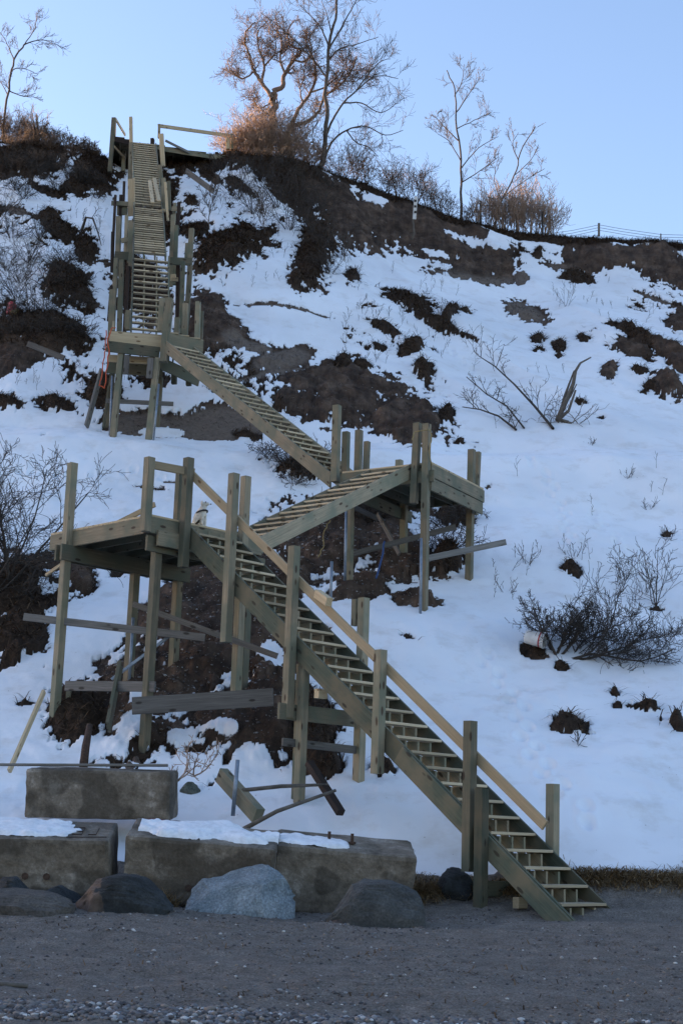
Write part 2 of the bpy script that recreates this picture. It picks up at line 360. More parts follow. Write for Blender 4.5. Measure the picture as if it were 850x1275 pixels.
    hb = math_('MULTIPLY', math_('ADD', nf, math_('MULTIPLY', nfine, .5)), math_('ADD', math_('MULTIPLY', bm, 1.0), .12))
    bump(t, b, hb, .9, .06)
    return m
M['ground'] = terrain_material()

def concrete():
    m, t, b = nt('old_concrete'); tc = N(t, 'ShaderNodeTexCoord'); L = t.links
    n = N(t, 'ShaderNodeTexNoise', Scale=3.0, Detail=8.0, Roughness=.7); n2 = N(t, 'ShaderNodeTexNoise', Scale=26.0, Detail=5.0, Roughness=.7); n3 = N(t, 'ShaderNodeTexNoise', Scale=1.1, Detail=2.0)
    oi = N(t, 'ShaderNodeObjectInfo'); ad = t.nodes.new('ShaderNodeVectorMath'); ad.operation = 'ADD'; L.new(tc.outputs['Object'], ad.inputs[0]); L.new(oi.outputs['Location'], ad.inputs[1])
    for q in (n, n2, n3): L.new(ad.outputs[0], q.inputs['Vector'])
    r = ramp(t, [(.3, (.06, .048, .035)), (.42, (.13, .108, .082)), (.55, (.19, .162, .13)), (.64, (.33, .295, .25))], n.outputs[0])
    r3 = ramp(t, [(.50, (0, 0, 0)), (.53, (1, 1, 1))], n3.outputs[0])
    c = mixc(t, mixc(t, 1.0, r3.outputs[0], (.6, .6, .6), 'MULTIPLY'), r.outputs[0], (.035, .028, .02))
    r2 = ramp(t, [(.35, (.7, .7, .7)), (.65, (1.2, 1.2, 1.2))], n2.outputs[0])
    c = mixc(t, .8, c, r2.outputs[0], 'MULTIPLY'); L.new(c, b.inputs['Base Color']); b.inputs['Roughness'].default_value = .92
    bump(t, b, n2.outputs[0], .7, .015); return m
M['concrete'] = concrete()
def rockmat(name, c1, c2, c3, veins=False):
    m, t, b = nt(name); tc = N(t, 'ShaderNodeTexCoord'); L = t.links
    n = N(t, 'ShaderNodeTexNoise', Scale=3.5, Detail=9.0, Roughness=.72, Distortion=.6); n2 = N(t, 'ShaderNodeTexNoise', Scale=40.0, Detail=4.0)
    for q in (n, n2): L.new(tc.outputs['Object'], q.inputs['Vector'])
    r = ramp(t, [(.32, c1), (.5, c2), (.68, c3)], n.outputs[0]); r2 = ramp(t, [(.35, (.65, .65, .65)), (.68, (1.35, 1.35, 1.35))], n2.outputs[0])
    c = mixc(t, .9, r.outputs[0], r2.outputs[0], 'MULTIPLY'); L.new(c, b.inputs['Base Color']); b.inputs['Roughness'].default_value = .85
    bump(t, b, n.outputs[0], .9, .06); return m
M['rock_blue'] = rockmat('blue_grey_stone', (.10, .13, .145), (.17, .205, .225), (.26, .295, .31))
M['rock_dark'] = rockmat('dark_wet_stone', (.008, .010, .012), (.018, .022, .024), (.035, .040, .042))
M['rock_brown'] = rockmat('brown_stone', (.04, .030, .024), (.085, .062, .05), (.14, .10, .08))
M['rock_grey'] = rockmat('grey_stone', (.03, .032, .032), (.05, .052, .05), (.085, .085, .08))

M['rock_green'] = rockmat('green_grey_stone', (.05, .06, .045), (.09, .10, .08), (.15, .16, .13)); M['rock_pale'] = rockmat('pale_stone', (.14, .13, .11), (.22, .2, .17), (.3, .28, .25)); M['rock_slab'] = rockmat('slab_stone', (.035, .030, .025), (.065, .057, .048), (.11, .095, .08))
def rock_two():
    m = rockmat('black_and_brown_stone', (.008, .009, .010), (.016, .019, .020), (.034, .037, .038)); m = m.copy(); t = m.node_tree; b = t.nodes['Principled BSDF']; M_ = b.inputs['Base Color'].links[0].from_socket
    tc = N(t, 'ShaderNodeTexCoord'); n = N(t, 'ShaderNodeTexNoise', Scale=5.0, Detail=5.0); t.links.new(tc.outputs['Object'], n.inputs['Vector']); sx = t.nodes.new('ShaderNodeSeparateXYZ'); t.links.new(tc.outputs['Object'], sx.inputs[0])
    a = t.nodes.new('ShaderNodeMath'); a.operation = 'MULTIPLY_ADD'; t.links.new(n.outputs[0], a.inputs[0]); a.inputs[1].default_value = .35; t.links.new(sx.outputs[0], a.inputs[2])
    f = ramp(t, [(0, (1, 1, 1)), (.02, (0, 0, 0))], a.outputs[0]); a2 = t.nodes.new('ShaderNodeMath'); a2.operation = 'ADD'; t.links.new(a.outputs[0], a2.inputs[0]); a2.inputs[1].default_value = .02; t.links.new(a2.outputs[0], f.inputs[0])
    br = ramp(t, [(.35, (.05, .034, .024)), (.6, (.13, .088, .064))], n.outputs[0]); t.links.new(mixc(t, f.outputs[0], M_, br.outputs[0]), b.inputs['Base Color']); return m
M['rock_two'] = rock_two()
def snowmat():
    m, t, b = nt('old_snow'); tc = N(t, 'ShaderNodeTexCoord'); n = N(t, 'ShaderNodeTexNoise', Scale=9.0, Detail=6.0, Roughness=.7); t.links.new(tc.outputs['Object'], n.inputs['Vector'])
    r = ramp(t, [(.3, (.55, .57, .60)), (.6, (.74, .76, .79))], n.outputs[0]); t.links.new(r.outputs[0], b.inputs['Base Color']); b.inputs['Roughness'].default_value = .85
    bump(t, b, n.outputs[0], .5, .02); return m
M['snow'] = snowmat()

# ------------------------------------------------------------------ object helpers
WORLD = {}
def link(o): col.objects.link(o); return o
def tag(o, label=None, cat=None, group=None, kind=None):
    if label: o['label'] = label
    if cat: o['category'] = cat
    if group: o['group'] = group
    if kind: o['kind'] = kind
    return o
def place(o, mat, parent):
    WORLD[o.name] = mat.copy()
    if parent is not None:
        o.parent = parent; o.matrix_basis = WORLD[parent.name].inverted() @ mat
    else: o.matrix_basis = mat
def empty(name, loc, label, cat, group=None):
    o = bpy.data.objects.new(name, None); o.empty_display_size = .2; link(o)
    place(o, Matrix.Translation(Vector(loc)), None); return tag(o, label, cat, group)
def mesh_obj(name, verts, faces, mat, parent=None, frame=None, smooth=False):
    frame = frame or Matrix.Identity(4)
    inv = frame.inverted(); me = bpy.data.meshes.new(name)
    me.from_pydata([tuple(inv @ Vector(v)) for v in verts], [], faces)
    me.materials.append(M[mat] if isinstance(mat, str) else mat)
    if smooth: me.polygons.foreach_set('use_smooth', [True]*len(me.polygons))
    me.update(); o = bpy.data.objects.new(name, me); link(o); place(o, frame, parent); return o
def frame_of(p, q, side):
    p = Vector(p); q = Vector(q); z = (q-p).normalized(); s = Vector(side); s = (s-z*s.dot(z)).normalized(); y = z.cross(s)
    F = Matrix((s, y, z)).transposed().to_4x4(); F.translation = (p+q)/2; return F
def box_vf(w, t, l, wob=0, ch=.006):
    """chamfered timber along z, w along x, t along y"""
    a, b_, c = w/2, t/2, l/2; ch = min(ch, a*.4, b_*.4)
    ring = [(-a+ch, -b_), (a-ch, -b_), (a, -b_+ch), (a, b_-ch), (a-ch, b_), (-a+ch, b_), (-a, b_-ch), (-a, -b_+ch)]
    v = []
    for z in (-c, c):
        jx = rnd.uniform(-wob, wob); jy = rnd.uniform(-wob, wob)
        v += [(x+jx, y+jy, z) for x, y in ring]
    f = [tuple(range(7, -1, -1)), tuple(range(8, 16))] + [(i, (i+1) % 8, 8+(i+1) % 8, 8+i) for i in range(8)]
    return v, f
def board(name, p, q, w, t, mat, parent, side=(1, 0, 0), label=None, **kw):
    p = Vector(p); q = Vector(q); F = frame_of(p, q, side); v, f = box_vf(w, t, (q-p).length, **kw)
    me = bpy.data.meshes.new(name); me.from_pydata(v, [], f); me.materials.append(M[mat]); me.update()
    o = bpy.data.objects.new(name, me); link(o); place(o, F, parent)
    if label: o['label'] = label
    return o
def tube_vf(pts, radii, n=6, cap=True):
    V = []; Fc = []; prev = None
    for i, p in enumerate(pts):
        d = (pts[min(i+1, len(pts)-1)]-pts[max(i-1, 0)])
        if d.length < 1e-9: d = Vector((0, 0, 1))
        d.normalize()
        if prev is None: s = d.orthogonal().normalized()
        else:
            s = prev-d*prev.dot(d); s = s.normalized() if s.length > 1e-6 else d.orthogonal().normalized()
        prev = s; u = d.cross(s); r = radii[i] if hasattr(radii, '__len__') else radii
        for k in range(n):
            a = 2*math.pi*k/n; V.append(p+(s*math.cos(a)+u*math.sin(a))*r)
    for i in range(len(pts)-1):
        for k in range(n):
            a = i*n+k; b_ = i*n+(k+1) % n; Fc.append((a, b_, b_+n, a+n))
    if cap and n > 3:
        Fc.append(tuple(range(n-1, -1, -1))); m = (len(pts)-1)*n; Fc.append(tuple(range(m, m+n)))
    return V, Fc
def tube(name, pts, r, mat, parent=None, n=6, smooth=True):
    pts = [Vector(p) for p in pts]; V, Fc = tube_vf(pts, r, n); return mesh_obj(name, V, Fc, mat, parent, Matrix.Translation(pts[0]), smooth)
def rope(pts, sag_noise=.02, sub=6, seed=1):
    rr = random.Random(seed); out = []
    for i in range(len(pts)-1):
        a = Vector(pts[i]); b_ = Vector(pts[i+1])
        for k in range(sub):
            t = k/sub; out.append(a.lerp(b_, t)+Vector((rr.uniform(-1, 1), rr.uniform(-1, 1), rr.uniform(-1, 1)))*sag_noise)
    out.append(Vector(pts[-1])); return out

# ------------------------------------------------------------------ ground sheet
def build_ground():
    sf = np.linspace(-.275, .275, 720)
    so = np.concatenate([-np.geomspace(.30, 9, 26)[::-1], sf, np.geomspace(.30, 9, 26)])
    yy = [ -300, -150, -60, -20, 0, 5, 8, 10]
    y = 11.2
    while y < 63: yy.append(y); y += .048 + max(0, (y-20))*.0011
    yy += [64, 66, 69, 74, 82, 95, 120, 170, 260, 420, 700]
    yy = np.array(yy); S, Yg = np.meshgrid(so, yy); X = S*np.maximum(Yg, 8.0)
    b, sa, gr, sh, dz = ground_fields(X.ravel(), Yg.ravel())
    Z = H1(X.ravel(), Yg.ravel())+dz
    nv = X.size; co = np.empty((nv, 3)); co[:, 0] = X.ravel(); co[:, 1] = Yg.ravel(); co[:, 2] = Z
    r, c = X.shape; idx = np.arange(nv).reshape(r, c)
    q = np.stack([idx[:-1, :-1], idx[:-1, 1:], idx[1:, 1:], idx[1:, :-1]], -1).reshape(-1, 4)
    me = bpy.data.meshes.new('bluff_ground'); me.vertices.add(nv); me.vertices.foreach_set('co', co.ravel())
    me.loops.add(q.size); me.loops.foreach_set('vertex_index', q.ravel().astype(np.int32))
    me.polygons.add(len(q)); me.polygons.foreach_set('loop_start', (np.arange(len(q))*4).astype(np.int32)); me.polygons.foreach_set('loop_total', np.full(len(q), 4, np.int32))
    me.polygons.foreach_set('use_smooth', np.ones(len(q), bool))
    me.update(); me.validate()
    for n, a in (('bare', b), ('sandy', sa), ('grow', gr), ('beach', sh)):
        at_ = me.attributes.new(n, 'FLOAT', 'POINT'); at_.data.foreach_set('value', a.astype(np.float32))
    me.materials.append(M['ground'])
    o = bpy.data.objects.new('ground', me); link(o); WORLD[o.name] = Matrix.Identity(4); tag(o, 'sandy beach rising into a snow covered earth bluff', kind='structure')
    return co, b, gr, sh
GROUND = build_ground()

# ------------------------------------------------------------------ the staircase
s2 = math.sqrt(.5)
P0 = at(714.6, 1151, 19.5); B0 = Vector((P0.x, P0.y))
def UV(u, v, z): return Vector((B0.x-s2*u+s2*v, B0.y+s2*u+s2*v, z))
def azv(a): return Vector((math.sin(R(a)), math.cos(R(a)), 0))
stair = empty('wooden_staircase', (B0.x, B0.y, .67), 'long zigzag staircase of new treated lumber climbing the snowy bluff on tall posts, open treads', 'staircase')

def on_plane(px, py, p0, az):
    d = Vector(ray(px, py)); c = Vector(CAM); n = Vector((math.cos(R(az)), -math.sin(R(az)), 0))
    t = n.dot(Vector((p0[0], p0[1], 0))-Vector((c.x, c.y, 0)))/n.dot(d); return c+d*t

def extrude_poly(name, pts2, origin, dirh, thick, mat, parent, lateral):
    """polygon in the vertical plane (dirh, up), thickened along lateral"""
    o = Vector(origin); V = []
    for s_ in (0, thick):
        for a, z in pts2: V.append(o+dirh*a+Vector((0, 0, z))+lateral*s_)
    n = len(pts2); Fc = [tuple(range(n-1, -1, -1)), tuple(range(n, 2*n))]+[(i, (i+1) % n, n+(i+1) % n, n+i) for i in range(n)]
    # frame with z along the slope for the grain
    a0, z0 = pts2[0]; p = o; q = o+dirh*pts2[1][0]+Vector((0, 0, pts2[1][1]))
    F = frame_of(p, q, lateral)
    return V, Fc, F
def flight(start, az, total_run, total_rise, n, width, depth=.27, skirt='beam', treads='tread', skirt_h=.29, lower_ext=0, as_stuff=False, skirt_top=.0, inner=2, tread_up=0.):
    """start = near bottom point of the tread nosing line at landing below; climbs along az; lateral to the right of travel or left is given by sign of width"""
    d = azv(az); lat = azv(az+90)*(1 if width > 0 else -1); w = abs(width)
    rise = total_rise/n; run = total_run/n; ang = math.atan2(total_rise, total_run); vt = skirt_h/math.cos(ang)
    o = Vector(start)
    V = []; Fc = []
    def add(poly, off, th):
        v, f, _ = extrude_poly('', poly, o+lat*off, d, th, None, None, lat); k = len(V); V.extend(v); Fc.extend([tuple(i+k for i in g) for g in f])
    e = -lower_ext
    sk = [(e, e*rise/run+skirt_top), (total_run, total_rise+skirt_top), (total_run, total_rise+skirt_top-vt), (e, e*rise/run+skirt_top-vt)]
    F = frame_of(o, o+d*total_run+Vector((0, 0, total_rise)), lat)
    # notched carriages under the treads
    for i in range(inner):
        off = w*(i+1)/(inner+1)-.02
        poly = []
        for k in range(n):
            x0 = k*run; poly += [(x0, k*rise-.05), (x0+run-.003, k*rise-.05)]
        poly += [(total_run, n*rise-.06), (total_run, n*rise-vt*.98), (0, -vt*.98+.02)]
        add(poly, off, .038)
    fl = mesh_obj('stair_flight', V, Fc, 'post', stair, F)
    for off in (0, w-.04):
        V = []; Fc = []; add(sk, off, .04); mesh_obj('stringer', V, Fc, skirt, fl, F)
    tv = []; tf = []
    for k in range(1, n):
        z = k*rise+tread_up; a = o+d*(k*run-.025)+Vector((0, 0, z-.03)); pts = []
        for (x0, x1) in ((0, depth/2-.004), (depth/2+.004, depth)):
            p = a+d*((x0+x1)/2)+lat*(.045+rnd.uniform(-.004, .004)); q = p+lat*(w-.09)
            pts.append((p, q, x1-x0))
        if not as_stuff:
            v1, f1 = [], []
            Ft = frame_of(pts[0][0], pts[0][1], d); inv = Ft.inverted()
            for p, q, ww in pts:
                Fq = frame_of(p, q, d); v, f = box_vf(ww, .038, (q-p).length, ch=.004); k0 = len(v1)
                v1 += [Fq @ Vector(c) for c in v]; f1 += [tuple(i+k0 for i in g) for g in f]
            mesh_obj('tread', v1, f1, treads, fl, Ft)
        else:
            for p, q, ww in pts:
                Fq = frame_of(p, q, d); v, f = box_vf(ww, .038, (q-p).length, ch=.004); k0 = len(tv)
                tv += [Fq @ Vector(c) for c in v]; tf += [tuple(i+k0 for i in g) for g in f]
    if as_stuff:
        o_ = mesh_obj('treads', tv, tf, treads, fl, F); o_['kind'] = 'stuff'
    return fl

def landing(poly, z, plank_az, rims=(), joist_az=None, parent=stair, mat='fresh', rim_h=.24):
    """poly: list of xy; deck planks + rim boards on the edges listed (i, mat)"""
    V = []; Fc = []; d = azv(plank_az); l = azv(plank_az+90)
    P = [Vector((p[0], p[1], 0)) for p in poly]
    lo = min(p.dot(l) for p in P); hi = max(p.dot(l) for p in P)
    def clip(x):
        xs = []
        for i in range(len(P)):
            a, b_ = P[i], P[(i+1) % len(P)]; fa, fb = a.dot(l)-x, b_.dot(l)-x
            if fa*fb < 0: t = fa/(fa-fb); xs.append((a.lerp(b_, t)).dot(d))
        return (min(xs), max(xs)) if len(xs) > 1 else None
    x = lo+.07
    while x < hi-.02:
        c = clip(x)
        if c:
            p = d*c[0]+l*x+Vector((0, 0, z-.02)); q = d*c[1]+l*x+Vector((0, 0, z-.02)); Fq = frame_of(p, q, l)
            v, f = box_vf(.134, .036, (q-p).length+.03, ch=.004); k0 = len(V); V += [Fq @ Vector(c_) for c_ in v]; Fc += [tuple(i+k0 for i in g) for g in f]
        x += .142
    cen = sum(P, Vector())/len(P)+Vector((0, 0, z))
    F = frame_of(cen, cen+d, l)
    dk = mesh_obj('landing', V, Fc, mat, parent, F)
    for e in rims:
        i, m = e[0], e[1]; a = P[i].copy(); b_ = P[(i+1) % len(P)].copy(); a.z = b_.z = z-.04-rim_h/2-.002
        nrm = (b_-a).cross(Vector((0, 0, 1))).normalized()
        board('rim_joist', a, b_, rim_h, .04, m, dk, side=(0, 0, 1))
    # inner joists, at right angles to the planks
    V = []; Fc = []; lo2 = min(p.dot(d) for p in P); hi2 = max(p.dot(d) for p in P); y = lo2+.4
    while y < hi2-.15:
        xs = []
        for i in range(len(P)):
            a, b_ = P[i], P[(i+1) % len(P)]; fa, fb = a.dot(d)-y, b_.dot(d)-y
            if fa*fb < 0: t = fa/(fa-fb); xs.append(a.lerp(b_, t).dot(l))
        if len(xs) > 1 and max(xs)-min(xs) > .3:
            p = l*(min(xs)+.03)+d*y+Vector((0, 0, z-.04-rim_h/2)); q = l*(max(xs)-.03)+d*y+Vector((0, 0, z-.04-rim_h/2)); Fq = frame_of(p, q, (0, 0, 1))
            v, f = box_vf(rim_h-.01, .04, (q-p).length, ch=.004); k0 = len(V); V += [Fq @ Vector(c_) for c_ in v]; Fc += [tuple(i+k0 for i in g) for g in f]
        y += .45
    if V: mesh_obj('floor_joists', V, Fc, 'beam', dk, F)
    return dk
def post_uv(u, v, z0, z1, w=.14, mat='post', name='post', lean=(0, 0)):
    return board(name, UV(u, v, z0), UV(u+lean[0], v+lean[1], z1), w, w, mat, stair, side=(s2, s2, 0), wob=.004)
def post_px(xt, yt, xb, yb, D, w=.14, t=None, mat='post', name='post', side=None, bury=0, parent=stair, D2=None):
    a = at(xt, yt, D2 or D); b_ = at(xb, yb, D)
    if bury: b_ = b_+(b_-a).normalized()*bury
    return board(name, b_, a, w, t or w, mat, parent, side=side or (1, 0, 0), wob=.003)

Z1 = 6.72
# lower flight -----------------------------------------------------------
n1 = 28
flight(UV(-.037, .0, .685), -45, 8.037, Z1-.685, n1, 1.05, skirt='green', lower_ext=.10, depth=.25, skirt_top=.0, inner=3, tread_up=.02)
board('stringer_splice', UV(3.0, -.02, 2.79), UV(-.12, -.02, .44), .26, .035, 'green', stair, side=(0, 0, 1))
for u, zt, zb in ((6.72, 7.36, 4.60), (5.22, 5.99, 3.36), (3.33, 4.27, 2.52), (1.64, 3.21, 1.24)): post_uv(u, -.095, zb, zt)
post_uv(7.90, -.095, 5.93, 7.80)
post_uv(1.42, -.10, .2, 2.32, mat='green')
post_uv(7.86, 1.17, 3.6, 7.72); post_uv(4.92, 1.17, 1.4, 5.33); post_uv(1.22, 1.17, .6, 2.44)
post_uv(5.10, .10, 1.3, 4.22, w=.13); post_uv(5.24, .16, 1.4, 4.2, w=.10, mat='green')
post_uv(5.10, 1.17, 4.9, 5.32, w=.10, mat='post')
board('handrail', UV(.46, 0, 1.86), UV(7.92, 0, 7.54), .14, .04, 'fresh', stair, side=(0, 0, 1))
board('handrail', UV(7.85, 0, 7.56), UV(8.20, -.72, 7.62), .14, .04, 'fresh', stair, side=(0, 0, 1))
board('rail_block', UV(4.75, -.02, 5.22), UV(4.35, -.16, 5.04), .13, .10, 'fresh', stair, side=(0, 0, 1))
board('cross_beam', UV(5.2, -.3, 3.45), UV(5.2, 1.35, 3.45), .24, .05, 'beam', stair, side=(0, 0, 1))
board('cross_beam', UV(1.5, -.1, 1.03), UV(1.5, 1.3, 1.03), .20, .05, 'green', stair, side=(0, 0, 1))
board('brace_board', UV(5.25, -.15, 3.0), UV(4.9, 1.25, 2.95), .12, .04, 'grey', stair, side=(0, 0, 1))
# nailing blocks beneath
for u, z in ((4.75, 3.72), (.95, .88)): board('cleat', UV(u, .04, z), UV(u, .22, z), .14, .10, 'fresh', stair, side=(0, 0, 1))

# lower landing ------------------------------------------------------------
L1 = [UV(8.03, -.73, 0), UV(8.03, 1.75, 0), UV(10.85, 1.75, 0), UV(10.85, -.73, 0)]
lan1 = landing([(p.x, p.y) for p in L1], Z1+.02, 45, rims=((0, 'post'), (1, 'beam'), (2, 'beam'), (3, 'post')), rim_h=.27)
board('support_beam', UV(10.15, -.98, 6.30), UV(10.15, 1.9, 6.30), .28, .05, 'beam', stair, side=(0, 0, 1))
board('support_beam', UV(10.32, -.98, 6.30), UV(10.32, 1.9, 6.30), .28, .05, 'beam', stair, side=(0, 0, 1))
board('support_beam', UV(7.98, -.60, 6.36), UV(7.98, .35, 6.36), .26, .05, 'post', stair, side=(0, 0, 1))
board('support_beam', UV(8.10, -.73, 6.27), UV(8.10, 1.9, 6.27), .26, .05, 'beam', stair, side=(0, 0, 1))
post_uv(10.235, -.81, 2.6, 7.92)                       # left post, inside the two beams
post_uv(8.02, -.83, 6.43, 7.68)                        # rail post on the corner
post_uv(8.23, -.42, 2.2, 6.25, lean=(-.02, .0)); post_uv(9.05, .35, 3.4, 6.4, w=.13) if False else None
post_uv(10.23, .70, 3.6, 6.25); post_uv(10.23, 1.70, 4.3, 6.25); post_uv(8.35, 1.75, 3.8, 6.3)
post_uv(8.25, .02, 6.7, 7.66, w=.12)
board('rail_board', UV(9.0, .1, 7.18), UV(9.9, -.2, 6.82), .09, .04, 'fresh', stair, side=(0, 0, 1))
# braces of old board below the landing
def pxboard(name, x0, y0, D0, x1, y1, D1, w, t, mat, parent=stair, side=(0, 0, 1)): return board(name, at(x0, y0, D0), at(x1, y1, D1), w, t, mat, parent, side=side)
pxboard('brace_board', 30, 768, 26.3, 255, 794, 25.6, .13, .035, 'grey')
pxboard('brace_board', 166, 752, 26.6, 345, 817, 25.4, .10, .035, 'grey')
pxboard('brace_board', 82, 854, 25.9, 193, 855, 24.9, .17, .04, 'grey')
pxboard('brace_board', 165, 879, 24.7, 340, 868, 24.3, .28, .045, 'grey')
pxboard('cleat', 83, 862, 26.3, 89, 862, 26.3, .26, .10, 'post')
pxboard('steel_pipe', 139, 846, 25.9, 214, 790, 25.9, .05, .05, 'steel')
for xa, ya, xb, yb, D in ((69, 812, 62, 918, 26.45), (166, 769, 160, 850, 27.1), (182, 860, 173, 950, 25.35), (292, 812, 291, 862, 26.3), (524, 670, 523, 762, 29.95), (431, 637, 429, 712, 31.0)):
    tube('steel_pipe', [at(xb, yb+14, D), at(xa, ya, D)], .028, 'steel', stair, 8)

# second flight and middle landing ---------------------------------------------
AZ2 = 33
Z2 = 9.0
K = at(536, 576, 30.2); K.z = 0
zK = at(536, 576, 30.2).z; Z2 = zK
dd = azv(30); ee = azv(-58)
start2 = UV(8.12, 1.72, Z1+.02)
end2 = K-dd*.02+ee*.42
v2 = end2-start2; v2.z = 0
az2 = math.degrees(math.atan2(v2.x, v2.y))
flight(start2, az2, v2.length, Z2-Z1, 13, -1.05, skirt='post', depth=.27, skirt_h=.28)
L2 = [K, K+dd*2.6, K+dd*2.6+ee*2.1, K+ee*2.1]
lan2 = landing([(p.x, p.y) for p in L2], Z2+.02, -58, rims=((0, 'post'), (1, 'beam'), (2, 'beam'), (3, 'beam')), rim_h=.27)
up = Vector((0, 0, 1))
board('support_beam', K+dd*(-.05)+up*(Z2-.46)-ee*.03, K+dd*2.45+up*(Z2-.46)-ee*.03, .26, .05, 'post', stair, side=up)
board('support_beam', K+dd*(.10)+up*(Z2-.46)+ee*1.85, K+dd*2.7+up*(Z2-.46)+ee*1.85, .26, .05, 'beam', stair, side=up)
board('support_beam', K-dd*.06-ee*.12+up*(Z2-.30), K-dd*.06+ee*1.3+up*(Z2-.30), .24, .05, 'green', stair, side=up)
sd = (dd.x, dd.y, 0)
post_px(531, 528, 527, 757, 30.15, side=sd, bury=.5)
post_px(519.5, 527, 515, 627, 30.30, side=sd)
post_px(587, 560, 583, 733, 32.3, side=sd, bury=.5)
post_px(594.5, 563, 591, 641, 32.6, w=.12, side=sd)
post_px(436, 600, 434, 712, 31.2, w=.14, side=sd, bury=.5)
post_px(503, 622, 502, 692, 33.1, side=sd, bury=.5)
post_px(419.5, 505, 417, 600, 31.6, w=.15, side=sd)
post_px(431, 538, 429, 602, 31.9, side=sd); post_px(447, 536, 445, 600, 32.3, side=sd); post_px(457, 550, 455, 600, 33.2, w=.12, side=sd); post_px(497, 573, 496, 600, 33.6, side=sd)
pxboard('brace_board', 438, 690, 31.6, 567, 656, 31.9, .12, .04, 'grey')
pxboard('brace_board', 533, 695, 30.9, 629, 675, 32.0, .13, .04, 'grey')

# third flight and upper landing ----------------------------------------------
s3 = on_plane(411, 592, (at(411, 592, 32.0).x, 32.0), 0) if False else at(411, 588, 31.9)
e3 = at(207, 424, 38.9)
v3 = e3-s3; rise3 = v3.z; v3.z = 0; az3 = math.degrees(math.atan2(v3.x, v3.y))
flight(s3, az3, v3.length, rise3, 24, .86, skirt='post', depth=.23, skirt_h=.29)
Z3 = at(138, 411, 39.0).z
d4 = azv(-8); l4 = azv(82)
A3 = at(137, 411, 39.0); Bq = at(202, 416, 39.25); A3.z = Bq.z = 0
d3 = azv(az3); l3 = azv(az3+90)
C3 = Vector((e3.x, e3.y, 0))+l3*1.1
L3 = [A3, Bq, Vector((e3.x, e3.y, 0)), C3, C3+d4*1.2, A3+d4*1.6]
lan3 = landing([(p.x, p.y) for p in L3], Z3, 82, rims=((0, 'fresh'), (2, 'beam'), (3, 'beam'), (5, 'post')), rim_h=.34)
def pb(name, x0, y0, x1, y1, D, w, t, mat, D1=None): return pxboard(name, x0, y0, D, x1, y1, D1 or D, w, t, mat)
pb('support_beam', 133, 431, 199, 439, 38.95, .30, .05, 'beam', 39.15)
pb('support_beam', 134, 446, 199, 450, 39.4, .20, .05, 'fresh', 39.5)
pb('support_beam', 133, 457, 203, 462, 40.0, .34, .05, 'beam', 40.1)
pb('support_beam', 200, 452, 248, 474, 39.4, .34, .05, 'beam', 40.2)
sa = (1, -.14, 0)
for a in ((151, 441, 140, 554, 39.1), (196, 446, 184, 558, 39.1)): post_px(*a, w=.155, side=sa, bury=.5)
post_px(141, 460, 133, 530, 40.3, w=.12, side=sa, bury=.5); post_px(200, 470, 196, 525, 40.4, w=.14, side=sa, bury=.8, mat='beam')
post_px(158.5, 442, 157, 466, 39.0, w=.14, t=.05, mat='grey', name='cleat', side=sa); post_px(188, 446, 186, 471, 39.0, w=.16, t=.05, mat='grey', name='cleat', side=sa)
post_px(211, 372, 204, 451, 39.0, w=.20, side=sa); post_px(202, 371, 199, 412, 39.2, w=.14, t=.05, side=sa)
post_px(247, 376, 245, 443, 41.5, w=.14, side=sa, bury=.6); post_px(251, 388, 249, 443, 41.8, w=.12, side=sa, bury=.6)
post_px(221, 396, 220, 428, 40.6, w=.14, side=sa); post_px(235, 468, 235, 480, 40.2, w=.14, mat='beam', side=sa); post_px(217, 466, 217, 478, 40.6, w=.14, mat='beam', side=sa)
post_px(160, 387, 159, 411, 39.6, w=.14, side=sa); post_px(142, 400, 141, 411, 39.1, w=.06, side=sa)
pb('brace_board', 132, 499, 216, 503, 39.6, .12, .04, 'grey')
for a in ((140, 468, 136, 560, 39.2), (198, 478, 190, 560, 38.95)):
    tube('steel_pipe', [at(a[2], a[3], a[4]), at(a[0], a[1], a[4])], .03, 'steel', stair, 6)

# top run in three slopes ---------------------------------------------
q0 = at(163.5, 411, 40.3); q1 = at(165.5, 316, 43.5); q2 = at(166.5, 255, 49.0); q3 = at(164.5, 174, 58.0)
q0.z = Z3
cz = [q0.z, at(190, 315, 43.5).z, at(186, 256, 49).z, at(180, 175, 58).z]
q1.z, q2.z, q3.z = cz[1], cz[2], cz[3]
for (a, b_, n, w, stf) in ((q0, q1, 16, 1.10, False), (q1, q2, 22, 1.02, False), (q2, q3, 28, 1.0, True)):
    v = b_-a; rs = v.z; v.z = 0
    flight(a, math.degrees(math.atan2(v.x, v.y)), v.length, rs, n, w, skirt='beam' if not stf else 'post', depth=.15 if n == 16 else .20, skirt_h=.25, as_stuff=stf)
